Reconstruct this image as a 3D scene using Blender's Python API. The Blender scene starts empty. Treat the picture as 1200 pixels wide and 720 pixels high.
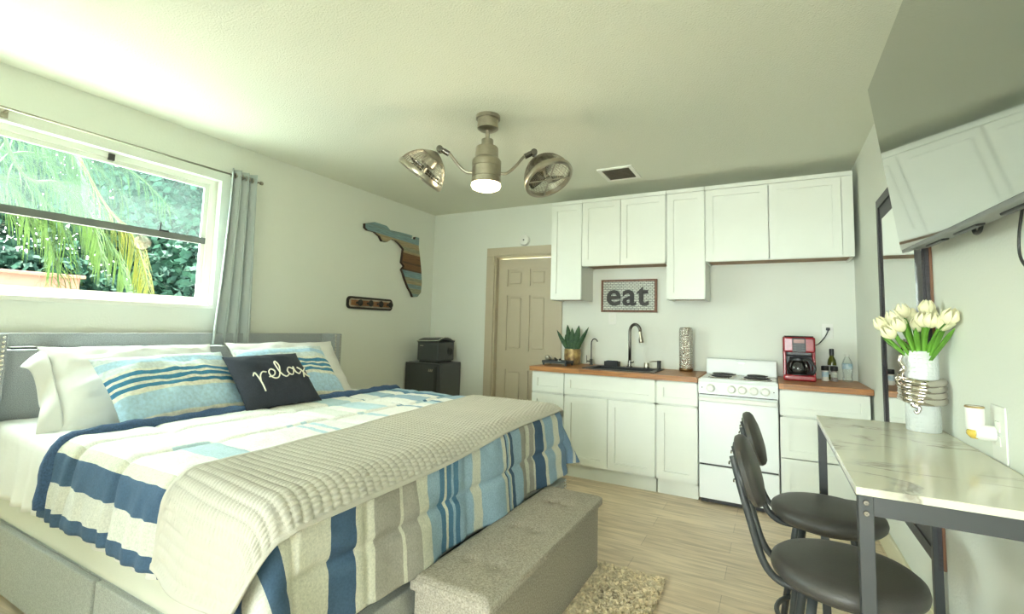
import bpy, bmesh, math, random
from mathutils import Vector, Matrix, noise
random.seed(7)
S = bpy.context.scene
COL = S.collection
PI = math.pi

# ---------------------------------------------------------------- materials
def mat(name, col, rough=0.5, metal=0.0, var=0.0, vscale=20, bump=0.0, bscale=60, stretch=(1, 1, 1), ior=1.5, col2=None, coat=0.0, spec=0.5):
    m = bpy.data.materials.new(name); m.use_nodes = True
    nt = m.node_tree; N = nt.nodes; L = nt.links
    b = N['Principled BSDF']
    b.inputs['Roughness'].default_value = rough
    b.inputs['Metallic'].default_value = metal
    b.inputs['IOR'].default_value = ior
    b.inputs['Coat Weight'].default_value = coat
    b.inputs['Specular IOR Level'].default_value = spec
    c = (*col, 1)
    b.inputs['Base Color'].default_value = c
    if var or bump or col2:
        tc = N.new('ShaderNodeTexCoord'); mp = N.new('ShaderNodeMapping')
        mp.inputs['Scale'].default_value = stretch
        L.new(tc.outputs['Object'], mp.inputs['Vector'])
    if var or col2:
        n = N.new('ShaderNodeTexNoise'); n.inputs['Scale'].default_value = vscale; n.inputs['Detail'].default_value = 5
        L.new(mp.outputs[0], n.inputs['Vector'])
        r = N.new('ShaderNodeValToRGB')
        lo = col2 if col2 else tuple(max(0, x * (1 - var)) for x in col)
        hi = col if col2 else tuple(min(1, x * (1 + var)) for x in col)
        r.color_ramp.elements[0].color = (*lo, 1); r.color_ramp.elements[1].color = (*hi, 1)
        r.color_ramp.elements[0].position = 0.33; r.color_ramp.elements[1].position = 0.67
        L.new(n.outputs['Fac'], r.inputs[0]); L.new(r.outputs[0], b.inputs['Base Color'])
    if bump:
        n2 = N.new('ShaderNodeTexNoise'); n2.inputs['Scale'].default_value = bscale; n2.inputs['Detail'].default_value = 4
        L.new(mp.outputs[0], n2.inputs['Vector'])
        bp = N.new('ShaderNodeBump'); bp.inputs['Strength'].default_value = bump; bp.inputs['Distance'].default_value = 0.01
        L.new(n2.outputs['Fac'], bp.inputs['Height']); L.new(bp.outputs[0], b.inputs['Normal'])
    return m

def nodes(m):
    return m.node_tree.nodes, m.node_tree.links, m.node_tree.nodes['Principled BSDF']

def ramp(N, stops, interp='CONSTANT'):
    r = N.new('ShaderNodeValToRGB'); cr = r.color_ramp; cr.interpolation = interp
    while len(cr.elements) > 1: cr.elements.remove(cr.elements[-1])
    cr.elements[0].position = stops[0][0]; cr.elements[0].color = (*stops[0][1], 1)
    for p, c in stops[1:]:
        e = cr.elements.new(p); e.color = (*c, 1)
    return r

def emit(name, col, s):
    m = bpy.data.materials.new(name); m.use_nodes = True
    b = m.node_tree.nodes['Principled BSDF']
    b.inputs['Base Color'].default_value = (*col, 1)
    b.inputs['Emission Color'].default_value = (*col, 1); b.inputs['Emission Strength'].default_value = s
    return m

def clear(name, tint=(1, 1, 1), refl=0.08, haze=0.0, hazecol=(.9, .95, .95)):
    m = bpy.data.materials.new(name); m.use_nodes = True
    N = m.node_tree.nodes; L = m.node_tree.links; N.clear()
    o = N.new('ShaderNodeOutputMaterial'); t = N.new('ShaderNodeBsdfTransparent'); t.inputs[0].default_value = (*tint, 1)
    g = N.new('ShaderNodeBsdfGlossy'); g.inputs['Roughness'].default_value = 0.02
    fr = N.new('ShaderNodeFresnel'); fr.inputs[0].default_value = 1.45
    mx = N.new('ShaderNodeMixShader'); mul = N.new('ShaderNodeMath'); mul.operation = 'MULTIPLY'; mul.inputs[1].default_value = refl * 8
    L.new(fr.outputs[0], mul.inputs[0]); L.new(mul.outputs[0], mx.inputs[0]); L.new(t.outputs[0], mx.inputs[1]); L.new(g.outputs[0], mx.inputs[2])
    out = mx
    if haze:
        tr = N.new('ShaderNodeBsdfTranslucent'); tr.inputs[0].default_value = (*hazecol, 1)
        m2 = N.new('ShaderNodeMixShader')
        tc = N.new('ShaderNodeTexCoord'); no = N.new('ShaderNodeTexNoise'); no.inputs['Scale'].default_value = 5; no.inputs['Detail'].default_value = 6
        mr = N.new('ShaderNodeMapRange'); mr.inputs[3].default_value = haze * .5; mr.inputs[4].default_value = haze * 1.35
        L.new(tc.outputs['Object'], no.inputs[0]); L.new(no.outputs[0], mr.inputs[0]); L.new(mr.outputs[0], m2.inputs[0])
        L.new(mx.outputs[0], m2.inputs[1]); L.new(tr.outputs[0], m2.inputs[2]); out = m2
    L.new(out.outputs[0], o.inputs[0])
    return m

M = {}
M['wall'] = mat('wall_paint', (.77, .80, .73), .7, bump=.12, bscale=90)
M['ceil'] = mat('ceiling_texture', (.74, .76, .65), .8, bump=.5, bscale=110)
M['trim'] = mat('trim_white', (.82, .83, .76), .45)
M['base'] = mat('baseboard_cream', (.74, .70, .52), .45)
M['beige'] = mat('door_beige', (.50, .44, .32), .45)
M['cab'] = mat('cabinet_white', (.80, .83, .765), .28, var=.02, vscale=3)
M['cabin'] = mat('cabinet_raw_wood', (.30, .18, .09), .6, var=.2, vscale=8)
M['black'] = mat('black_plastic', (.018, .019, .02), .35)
M['blackmet'] = mat('black_metal', (.045, .05, .052), .42, metal=.2)
M['leather'] = mat('black_leather', (.052, .049, .045), .42, bump=.12, bscale=220, var=.15, vscale=8)
M['steel'] = mat('brushed_nickel', (.42, .39, .32), .30, metal=1, var=.06, vscale=40)
M['darksteel'] = mat('dark_steel', (.20, .19, .17), .25, metal=1)
M['chrome'] = mat('chrome', (.75, .73, .68), .1, metal=1)
M['enamel'] = mat('white_enamel', (.83, .87, .87), .18)
M['white'] = mat('white_plastic', (.82, .83, .78), .4)
M['grey_uph'] = mat('grey_upholstery', (.36, .39, .41), .9, var=.22, vscale=260, bump=.35, bscale=420)
M['bench_uph'] = mat('bench_linen', (.40, .37, .31), .92, var=.30, vscale=170, bump=.5, bscale=330)
M['bed_side'] = mat('bed_side_upholstery', (.41, .43, .41), .9, var=.20, vscale=260, bump=.3, bscale=420)
M['mattress'] = mat('mattress_ticking', (.70, .72, .64), .85, bump=.15, bscale=200)
M['linen'] = mat('white_linen', (.80, .805, .79), .85, bump=.12, bscale=60)
M['navy'] = mat('navy_cloth', (.045, .095, .20), .9, var=.25, vscale=150, bump=.2, bscale=300)
M['navyp'] = mat('navy_pillow_cloth', (.020, .026, .042), .85, var=.25, vscale=200, bump=.25, bscale=400)
M['curtain'] = mat('curtain_grey', (.47, .52, .52), .85, bump=.08, bscale=250)
M['green'] = mat('leaf_green', (.12, .31, .03), .5, var=.45, vscale=6)
M['snake'] = mat('snake_plant_leaf', (.012, .048, .022), .6, col2=(.05, .13, .04), vscale=25, stretch=(1, 1, 3))
M['gold'] = mat('mottled_gold', (.50, .36, .14), .35, col2=(.16, .09, .04), vscale=22, metal=.35)
M['red'] = mat('red_gloss', (.27, .012, .02), .22, coat=.3)
M['tulip'] = mat('tulip_cream', (.86, .82, .55), .55, var=.08, vscale=12)
M['ceramic'] = mat('white_ceramic', (.80, .82, .80), .2)
M['frame_dark'] = mat('mirror_frame_dark', (.032, .030, .034), .5, var=.3, vscale=25, stretch=(1, 1, 6))
M['brownedge'] = mat('mirror_edge_brown', (.16, .07, .03), .5)
M['mirror'] = mat('mirror_silver', (.80, .84, .80), .01, metal=1)
M['signwood'] = mat('sign_frame_wood', (.14, .055, .025), .55, var=.3, vscale=20, stretch=(4, 1, 1))
M['darkletter'] = mat('letter_charcoal', (.03, .03, .028), .6)
M['hookwood'] = mat('hook_board_wood', (.28, .13, .06), .6, var=.3, vscale=10, stretch=(1, 8, 8))
M['iron'] = mat('dark_iron', (.022, .018, .016), .5, metal=.3)
M['oliveglass'] = mat('olive_glass', (.08, .09, .01), .08, coat=.3)
M['label'] = mat('paper_label', (.62, .66, .60), .6, col2=(.40, .46, .40), vscale=60)
M['labelblue'] = mat('blue_label', (.30, .52, .62), .5, col2=(.65, .75, .78), vscale=40)
M['salt'] = mat('salt_white', (.80, .78, .70), .4)
M['pepper'] = mat('pepper_grey', (.12, .10, .10), .3, col2=(.35, .32, .30), vscale=80)
M['oil'] = mat('golden_oil', (.62, .44, .08), .1)
M['fr_side'] = mat('fridge_dark', (.042, .048, .050), .35)
M['fr_grey'] = mat('fridge_side_grey', (.080, .088, .090), .45)
M['glass'] = clear('clear_glass', (1, 1, 1), .03)
M['hazyglass'] = clear('hazy_glass', (.86, .98, .95), .05, .024, (.82, 1.0, .95))
M['bottle'] = clear('water_bottle_plastic', (.96, .985, .98), .06)
M['carafe'] = clear('carafe_glass', (.55, .53, .50), .14)
M['rug'] = mat('rug_pile', (.76, .65, .46), .95, var=.25, vscale=30)
M['bulb'] = emit('lamp_glow', (1, .86, .58), 9)
M['tvglass'] = mat('tv_screen', (.50, .53, .51), .05, metal=1)
M['tvback'] = mat('tv_housing', (.20, .21, .21), .4)
M['trunk'] = mat('palm_trunk', (.16, .11, .07), .9, var=.3, vscale=9, bump=.6, bscale=20)
M['frond'] = mat('palm_frond_green', (.022, .050, .007), .6, spec=.15, var=.35, vscale=3)
M['frondy'] = mat('palm_frond_yellow', (.060, .068, .005), .6, spec=.15, var=.3, vscale=4)
M['hedge'] = mat('hedge_leaves', (.014, .046, .028), .7, spec=.08, col2=(.006, .018, .014), vscale=4)
M['hedge2'] = mat('tree_leaves', (.022, .060, .036), .7, spec=.08, col2=(.010, .028, .020), vscale=4)
M['terracotta'] = mat('terracotta_wall', (.11, .045, .028), .8, var=.2, vscale=5)
M['ground'] = mat('yard_ground', (.70, .70, .66), .9, var=.3, vscale=3)
M['thread'] = mat('white_thread', (.86, .84, .72), .7)
for k in ('linen', 'curtain', 'frond', 'frondy', 'hedge', 'hedge2', 'green'):
    pass

# floor planks
def floor_mat():
    m = mat('oak_laminate', (.5, .4, .3), .42); N, L, b = nodes(m)
    tc = N.new('ShaderNodeTexCoord'); br = N.new('ShaderNodeTexBrick')
    br.offset = .37; br.inputs['Scale'].default_value = 1
    br.inputs['Brick Width'].default_value = 1.25; br.inputs['Row Height'].default_value = .165
    br.inputs['Mortar Size'].default_value = .0016; br.inputs['Mortar Smooth'].default_value = .3; br.inputs['Bias'].default_value = 0
    br.inputs['Color1'].default_value = (.76, .64, .49, 1); br.inputs['Color2'].default_value = (.68, .56, .42, 1); br.inputs['Mortar'].default_value = (.45, .36, .27, 1)
    L.new(tc.outputs['Object'], br.inputs['Vector'])
    mp = N.new('ShaderNodeMapping'); mp.inputs['Scale'].default_value = (1.6, 16, 1); L.new(tc.outputs['Object'], mp.inputs[0])
    n = N.new('ShaderNodeTexNoise'); n.inputs['Scale'].default_value = 2.2; n.inputs['Detail'].default_value = 7; n.inputs['Distortion'].default_value = .6
    L.new(mp.outputs[0], n.inputs['Vector'])
    r = ramp(N, [(.3, (.66, .62, .58)), (.62, (1.08, 1.06, 1.03))], 'LINEAR'); L.new(n.outputs[0], r.inputs[0])
    mx = N.new('ShaderNodeMixRGB'); mx.blend_type = 'MULTIPLY'; mx.inputs[0].default_value = .85
    L.new(br.outputs['Color'], mx.inputs[1]); L.new(r.outputs[0], mx.inputs[2]); L.new(mx.outputs[0], b.inputs['Base Color'])
    return m
M['floor'] = floor_mat()

def butcher_mat():
    m = mat('butcher_block', (.4, .2, .08), .38); N, L, b = nodes(m)
    tc = N.new('ShaderNodeTexCoord'); br = N.new('ShaderNodeTexBrick'); br.offset = .43
    br.inputs['Scale'].default_value = 1; br.inputs['Brick Width'].default_value = .55; br.inputs['Row Height'].default_value = .042; br.inputs['Mortar Size'].default_value = .0006
    br.inputs['Color1'].default_value = (.46, .215, .070, 1); br.inputs['Color2'].default_value = (.35, .15, .046, 1); br.inputs['Mortar'].default_value = (.2, .09, .03, 1)
    L.new(tc.outputs['Object'], br.inputs[0])
    mp = N.new('ShaderNodeMapping'); mp.inputs['Scale'].default_value = (3, 30, 30); L.new(tc.outputs['Object'], mp.inputs[0])
    n = N.new('ShaderNodeTexNoise'); n.inputs['Scale'].default_value = 2; n.inputs['Detail'].default_value = 6; L.new(mp.outputs[0], n.inputs[0])
    r = ramp(N, [(.3, (.7, .66, .6)), (.65, (1.15, 1.1, 1.05))], 'LINEAR'); L.new(n.outputs[0], r.inputs[0])
    mx = N.new('ShaderNodeMixRGB'); mx.blend_type = 'MULTIPLY'; mx.inputs[0].default_value = 1
    L.new(br.outputs[0], mx.inputs[1]); L.new(r.outputs[0], mx.inputs[2]); L.new(mx.outputs[0], b.inputs['Base Color'])
    return m
M['butcher'] = butcher_mat()

def marble_mat():
    m = mat('marble_laminate', (.6, .6, .5), .14); N, L, b = nodes(m)
    tc = N.new('ShaderNodeTexCoord'); mp = N.new('ShaderNodeMapping'); mp.inputs['Scale'].default_value = (1.2, 2.6, 1); mp.inputs['Rotation'].default_value = (0, 0, .35)
    L.new(tc.outputs['Object'], mp.inputs[0])
    n = N.new('ShaderNodeTexNoise'); n.inputs['Scale'].default_value = 1.5; n.inputs['Detail'].default_value = 7; n.inputs['Roughness'].default_value = .55; n.inputs['Distortion'].default_value = .5
    L.new(mp.outputs[0], n.inputs[0])
    r = ramp(N, [(.0, (.66, .64, .52)), (.484, (.66, .64, .52)), (.497, (.25, .23, .19)), (.506, (.42, .40, .34)), (.535, (.66, .64, .52))], 'LINEAR')
    L.new(n.outputs[0], r.inputs[0])
    n2 = N.new('ShaderNodeTexNoise'); n2.inputs['Scale'].default_value = 3.1; n2.inputs['Detail'].default_value = 2; L.new(tc.outputs['Object'], n2.inputs[0])
    r2 = ramp(N, [(.40, (0, 0, 0)), (.56, (1, 1, 1))], 'LINEAR'); L.new(n2.outputs[0], r2.inputs[0])
    mx = N.new('ShaderNodeMixRGB'); mx.inputs[2].default_value = (.66, .64, .52, 1)
    L.new(r2.outputs[0], mx.inputs[0]); L.new(r.outputs[0], mx.inputs[1]); L.new(mx.outputs[0], b.inputs['Base Color'])
    return m
M['marble'] = marble_mat()

# quilt: stripes run head to foot, placed by the cross-bed coordinate stored in UV.y (metres / 4); UV.x = along-bed
W_, NV, GR, LB, MB, BB = (.64, .645, .60), (.050, .105, .19), (.36, .345, .305), (.32, .46, .58), (.08, .20, .33), (.16, .26, .40)
CR = (.62, .62, .53)
def quilt_mat():
    m = mat('striped_quilt', (.8, .8, .8), .88); N, L, b = nodes(m)
    uv = N.new('ShaderNodeUVMap'); sep = N.new('ShaderNodeSeparateXYZ'); L.new(uv.outputs[0], sep.inputs[0])
    # small wobble so that the stripe edges are not ruler straight
    no = N.new('ShaderNodeTexNoise'); no.inputs['Scale'].default_value = 14; L.new(uv.outputs[0], no.inputs[0])
    ma = N.new('ShaderNodeMath'); ma.operation = 'MULTIPLY_ADD'; ma.inputs[1].default_value = .004; L.new(no.outputs[0], ma.inputs[0]); L.new(sep.outputs[1], ma.inputs[2])
    def st(lst): return [(max(0, (y + .002 - 0.0) / 4), c) for y, c in lst]
    # y positions on flattened cloth measured in world y of the flat plane
    A = [(0, W_), (.60, NV), (.665, W_), (.75, NV), (.855, CR), (1.033, NV), (1.134, CR), (1.205, GR), (1.330, CR), (1.345, GR), (1.435, CR),
         (1.495, LB), (1.566, MB), (1.598, CR), (1.62, MB), (1.65, LB), (1.665, MB), (1.70, LB), (1.81, CR), (1.86, LB), (2.05, CR), (2.085, NV)]
    B = [(0, LB), (2.11, CR), (2.135, NV), (2.165, LB), (2.254, GR), (2.335, CR), (2.36, GR), (2.416, CR), (2.43, NV), (2.516, CR), (2.56, LB), (2.66, CR), (2.735, BB), (2.98, CR), (3.02, BB)]
    r1 = ramp(N, st(A)); r2 = ramp(N, st(B))
    L.new(ma.outputs[0], r1.inputs[0]); L.new(ma.outputs[0], r2.inputs[0])
    gt = N.new('ShaderNodeMath'); gt.operation = 'GREATER_THAN'; gt.inputs[1].default_value = 2.105 / 4; L.new(ma.outputs[0], gt.inputs[0])
    mx = N.new('ShaderNodeMixRGB'); L.new(gt.outputs[0], mx.inputs[0]); L.new(r1.outputs[0], mx.inputs[1]); L.new(r2.outputs[0], mx.inputs[2])
    # paler patchwork blocks across the top of the bed
    PALE, PB, PG = (.84, .85, .82), (.50, .66, .74), (.72, .74, .70)
    P1 = [(0, PALE), (.95, PALE), (1.02, PB), (1.16, PALE), (1.50, PB), (1.54, PALE), (1.58, PB), (1.62, PALE), (1.95, PB), (1.99, PALE), (2.25, LB), (2.33, PALE), (2.42, PB), (2.50, MB), (2.53, PALE), (2.65, LB), (2.80, BB)]
    P2 = [(0, PALE), (.93, PALE), (1.20, PALE), (1.30, PALE), (1.62, PALE), (1.80, PG), (1.92, PALE), (2.02, PB), (2.20, PALE), (2.30, MB), (2.34, PALE), (2.46, LB), (2.60, PALE), (2.70, MB), (2.76, LB)]
    p1 = ramp(N, st(P1)); p2 = ramp(N, st(P2)); L.new(ma.outputs[0], p1.inputs[0]); L.new(ma.outputs[0], p2.inputs[0])
    # u blocks: 0.38 m long
    um = N.new('ShaderNodeMath'); um.operation = 'GREATER_THAN'; um.inputs[1].default_value = .50 / 2; L.new(sep.outputs[0], um.inputs[0])
    mp = N.new('ShaderNodeMixRGB'); L.new(um.outputs[0], mp.inputs[0]); L.new(p2.outputs[0], mp.inputs[1]); L.new(p1.outputs[0], mp.inputs[2])
    ug = N.new('ShaderNodeMath'); ug.operation = 'GREATER_THAN'; ug.inputs[1].default_value = 1.02 / 2; L.new(sep.outputs[0], ug.inputs[0])
    vg = N.new('ShaderNodeMath'); vg.operation = 'LESS_THAN'; vg.inputs[1].default_value = .885 / 4; L.new(sep.outputs[1], vg.inputs[0])
    orr = N.new('ShaderNodeMath'); orr.operation = 'MAXIMUM'; L.new(ug.outputs[0], orr.inputs[0]); L.new(vg.outputs[0], orr.inputs[1])
    m3 = N.new('ShaderNodeMixRGB'); L.new(orr.outputs[0], m3.inputs[0]); L.new(mp.outputs[0], m3.inputs[1]); L.new(mx.outputs[0], m3.inputs[2])
    # weave
    wv = N.new('ShaderNodeTexNoise'); wv.inputs['Scale'].default_value = 150; wv.inputs['Detail'].default_value = 6; wv.inputs['Roughness'].default_value = .75
    tc = N.new('ShaderNodeTexCoord'); L.new(tc.outputs['Object'], wv.inputs[0])
    rr = ramp(N, [(.34, (.62, .64, .66)), (.66, (1.24, 1.23, 1.22))], 'LINEAR'); L.new(wv.outputs[0], rr.inputs[0])
    m4 = N.new('ShaderNodeMixRGB'); m4.blend_type = 'MULTIPLY'; m4.inputs[0].default_value = .6; L.new(m3.outputs[0], m4.inputs[1]); L.new(rr.outputs[0], m4.inputs[2])
    L.new(m4.outputs[0], b.inputs['Base Color'])
    return m
M['quilt'] = quilt_mat()

def sham_mat():
    m = mat('striped_sham', (.8, .8, .8), .88); N, L, b = nodes(m)
    uv = N.new('ShaderNodeUVMap'); sep = N.new('ShaderNodeSeparateXYZ'); L.new(uv.outputs[0], sep.inputs[0])
    P = (.66, .74, .76); Lb = (.42, .62, .78); D = (.04, .20, .36); C = (.74, .74, .66)
    r = ramp(N, [(0, C), (.08, Lb), (.36, C), (.42, D), (.475, C), (.51, D), (.565, C), (.60, D), (.655, C), (.69, P), (.78, Lb), (.88, P)])
    no = N.new('ShaderNodeTexNoise'); no.inputs['Scale'].default_value = 9; L.new(uv.outputs[0], no.inputs[0])
    ma = N.new('ShaderNodeMath'); ma.operation = 'MULTIPLY_ADD'; ma.inputs[1].default_value = .02; L.new(no.outputs[0], ma.inputs[0]); L.new(sep.outputs[1], ma.inputs[2])
    sb = N.new('ShaderNodeMath'); sb.operation = 'SUBTRACT'; sb.inputs[1].default_value = .01; L.new(ma.outputs[0], sb.inputs[0])
    L.new(sb.outputs[0], r.inputs[0])
    wv = N.new('ShaderNodeTexNoise'); wv.inputs['Scale'].default_value = 60; tc = N.new('ShaderNodeTexCoord'); L.new(tc.outputs['Object'], wv.inputs[0])
    rr = ramp(N, [(.3, (.75, .75, .75)), (.68, (1.2, 1.2, 1.2))], 'LINEAR'); L.new(wv.outputs[0], rr.inputs[0])
    m4 = N.new('ShaderNodeMixRGB'); m4.blend_type = 'MULTIPLY'; m4.inputs[0].default_value = .6; L.new(r.outputs[0], m4.inputs[1]); L.new(rr.outputs[0], m4.inputs[2])
    L.new(m4.outputs[0], b.inputs['Base Color'])
    return m
M['sham'] = sham_mat()

def plaque_mat(z0, z1):
    m = mat('painted_planks', (.5, .5, .5), .7); N, L, b = nodes(m)
    uv = N.new('ShaderNodeUVMap'); sep = N.new('ShaderNodeSeparateXYZ'); L.new(uv.outputs[0], sep.inputs[0])
    BL, TN, BR, DB, GB, OL = (.20, .32, .34), (.36, .29, .17), (.16, .075, .03), (.075, .04, .02), (.20, .28, .27), (.27, .28, .19)
    r = ramp(N, [(0, GB), (.06, OL), (.14, GB), (.20, TN), (.25, OL), (.30, BL), (.395, DB), (.42, BR), (.50, DB), (.53, BR), (.66, TN), (.69, OL), (.75, TN), (.83, BL), (.91, GB), (.93, BL)])
    L.new(sep.outputs[1], r.inputs[0])
    mp = N.new('ShaderNodeMapping'); mp.inputs['Scale'].default_value = (3, 30, 1); L.new(uv.outputs[0], mp.inputs[0])
    n = N.new('ShaderNodeTexNoise'); n.inputs['Scale'].default_value = 3; n.inputs['Detail'].default_value = 6; L.new(mp.outputs[0], n.inputs[0])
    rr = ramp(N, [(.3, (.55, .5, .45)), (.6, (1.15, 1.15, 1.15))], 'LINEAR'); L.new(n.outputs[0], rr.inputs[0])
    mx = N.new('ShaderNodeMixRGB'); mx.blend_type = 'MULTIPLY'; mx.inputs[0].default_value = .8; L.new(r.outputs[0], mx.inputs[1]); L.new(rr.outputs[0], mx.inputs[2])
    L.new(mx.outputs[0], b.inputs['Base Color'])
    return m
M['planks'] = plaque_mat(0, 1)

def brick_sign_mat():
    m = mat('white_brick_print', (.8, .8, .8), .6); N, L, b = nodes(m)
    uv = N.new('ShaderNodeUVMap'); br = N.new('ShaderNodeTexBrick')
    br.inputs['Scale'].default_value = 1; br.inputs['Brick Width'].default_value = .036; br.inputs['Row Height'].default_value = .0165; br.inputs['Mortar Size'].default_value = .0022
    br.inputs['Color1'].default_value = (.66, .69, .62, 1); br.inputs['Color2'].default_value = (.54, .58, .52, 1); br.inputs['Mortar'].default_value = (.10, .11, .10, 1)
    L.new(uv.outputs[0], br.inputs[0]); L.new(br.outputs[0], b.inputs['Base Color'])
    return m
M['brick'] = brick_sign_mat()

def hammered(name, col, scale):
    m = mat(name, col, .18, metal=1); N, L, b = nodes(m)
    tc = N.new('ShaderNodeTexCoord'); v = N.new('ShaderNodeTexVoronoi'); v.inputs['Scale'].default_value = scale; L.new(tc.outputs['Object'], v.inputs[0])
    bp = N.new('ShaderNodeBump'); bp.inputs['Strength'].default_value = 1; bp.inputs['Distance'].default_value = .006; L.new(v.outputs[0], bp.inputs['Height']); L.new(bp.outputs[0], b.inputs['Normal'])
    return m
M['hammered'] = hammered('hammered_metal', (.60, .57, .52), 95)
def honey_mat():
    m = mat('honeycomb_ceramic', (.70, .73, .72), .25); N, L, b = nodes(m)
    tc = N.new('ShaderNodeTexCoord'); v = N.new('ShaderNodeTexVoronoi'); v.feature = 'DISTANCE_TO_EDGE'; v.inputs['Scale'].default_value = 62; v.inputs['Randomness'].default_value = .35
    L.new(tc.outputs['Object'], v.inputs[0])
    bp = N.new('ShaderNodeBump'); bp.inputs['Strength'].default_value = .6; bp.inputs['Distance'].default_value = .006; L.new(v.outputs[0], bp.inputs['Height']); L.new(bp.outputs[0], b.inputs['Normal'])
    return m
M['honey'] = honey_mat()
M['throw'] = mat('cream_waffle_knit', (.52, .507, .45), .95, bump=.2, bscale=300)

# ---------------------------------------------------------------- object helpers
ORG = {}
def tag(o, label=None, cat=None, group=None, kind=None):
    if label: o['label'] = label
    if cat: o['category'] = cat
    if group: o['group'] = group
    if kind: o['kind'] = kind
    return o

def thing(name, label, cat, loc, group=None):
    o = bpy.data.objects.new(name, None); COL.objects.link(o); o.empty_display_size = .05
    o.location = loc; ORG[o] = Vector(loc)
    return tag(o, label, cat, group)

def obj(name, bm, m, parent=None, smooth=False, label=None, subsurf=0):
    me = bpy.data.meshes.new(name)
    if smooth is True:
        for f in bm.faces: f.smooth = True
    bmesh.ops.recalc_face_normals(bm, faces=bm.faces) if smooth != 'keep' else None
    vs = [v.co for v in bm.verts]
    lo = Vector((min(v.x for v in vs), min(v.y for v in vs), min(v.z for v in vs)))
    hi = Vector((max(v.x for v in vs), max(v.y for v in vs), max(v.z for v in vs)))
    c = (lo + hi) / 2
    if parent is None: c.z = lo.z
    bm.transform(Matrix.Translation(-c))
    bm.to_mesh(me); bm.free()
    o = bpy.data.objects.new(name, me); COL.objects.link(o)
    for mm in (m if isinstance(m, (list, tuple)) else [m]): me.materials.append(mm)
    if smooth == 'auto':
        for p in me.polygons: p.use_smooth = True
        me.set_sharp_from_angle(angle=math.radians(38))
    if parent is not None:
        o.parent = parent; o.location = c - ORG[parent]
    else: o.location = c
    ORG[o] = c
    if label: o['label'] = label
    if subsurf:
        md = o.modifiers.new('sub', 'SUBSURF'); md.levels = subsurf; md.render_levels = subsurf
    return o

def struct(name, bm, m, parent=None, **k):
    o = obj(name, bm, m, parent, **k)
    if parent is None: o['kind'] = 'structure'
    return o

def NB(): return bmesh.new()

def box(bm, x0, x1, y0, y1, z0, z1, bev=0, seg=2, mi=0):
    r = bmesh.ops.create_cube(bm, size=1, matrix=Matrix.Translation(((x0 + x1) / 2, (y0 + y1) / 2, (z0 + z1) / 2)) @ Matrix.Diagonal((abs(x1 - x0), abs(y1 - y0), abs(z1 - z0), 1)))
    fs = set(f for v in r['verts'] for f in v.link_faces)
    if bev:
        es = set(e for v in r['verts'] for e in v.link_edges)
        rr = bmesh.ops.bevel(bm, geom=list(es), offset=bev, segments=seg, affect='EDGES', profile=.5)
        fs = set(rr['faces']) | set(f for f in fs if f.is_valid)
    for f in fs:
        if f.is_valid: f.material_index = mi
    return bm

def B(*a, **k): return box(NB(), *a, **k)

def obox(bm, mtx, sx, sy, sz, bev=0, seg=2):
    r = bmesh.ops.create_cube(bm, size=1, matrix=mtx @ Matrix.Diagonal((sx, sy, sz, 1)))
    if bev:
        es = set(e for v in r['verts'] for e in v.link_edges)
        bmesh.ops.bevel(bm, geom=list(es), offset=bev, segments=seg, affect='EDGES', profile=.5)
    return bm

def basis(z, x=None):
    z = Vector(z).normalized()
    x = Vector(x) if x is not None else (Vector((1, 0, 0)) if abs(z.x) < .9 else Vector((0, 1, 0)))
    x = (x - z * x.dot(z)).normalized(); y = z.cross(x)
    return Matrix((x, y, z)).transposed()

def frame(o, z, x=None):
    m = basis(z, x).to_4x4(); m.translation = Vector(o); return m

def lathe(bm, prof, mtx=None, n=32, sx=1, sy=1, cap=True, mi=0):
    mtx = mtx or Matrix.Identity(4)
    rings = []
    for r, z in prof:
        rings.append([bm.verts.new(mtx @ Vector((r * sx * math.cos(2 * PI * i / n), r * sy * math.sin(2 * PI * i / n), z))) for i in range(n)])
    for a, b in zip(rings, rings[1:]):
        for i in range(n):
            f = bm.faces.new((a[i], a[(i + 1) % n], b[(i + 1) % n], b[i])); f.material_index = mi
    if cap:
        for q in (rings[0], rings[-1]):
            try: bm.faces.new(q).material_index = mi
            except ValueError: pass
    return bm

def LT(x, y, prof, n=32, **k): return lathe(NB(), prof, Matrix.Translation((x, y, 0)), n, **k)

def tube(bm, pts, r, n=8, closed=False, mi=0):
    pts = [Vector(p) for p in pts]; k = len(pts)
    rs = r if isinstance(r, (list, tuple)) else [r] * k
    rings = []; up = None
    for i, p in enumerate(pts):
        if closed: t = pts[(i + 1) % k] - pts[i - 1]
        else: t = pts[min(i + 1, k - 1)] - pts[max(i - 1, 0)]
        if t.length < 1e-9: t = Vector((0, 0, 1))
        t.normalize()
        if up is None: up = Vector((0, 0, 1)) if abs(t.z) < .9 else Vector((1, 0, 0))
        up = (up - t * up.dot(t))
        if up.length < 1e-6: up = Vector((1, 0, 0)) - t * t.x
        up.normalize(); s = t.cross(up)
        rings.append([bm.verts.new(p + (up * math.cos(2 * PI * j / n) + s * math.sin(2 * PI * j / n)) * rs[i]) for j in range(n)])
    prs = list(zip(rings, rings[1:]))
    if closed: prs.append((rings[-1], rings[0]))
    for a, b in prs:
        for j in range(n):
            bm.faces.new((a[j], a[(j + 1) % n], b[(j + 1) % n], b[j])).material_index = mi
    if not closed:
        bm.faces.new(rings[0]).material_index = mi; bm.faces.new(rings[-1]).material_index = mi
    return bm

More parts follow.
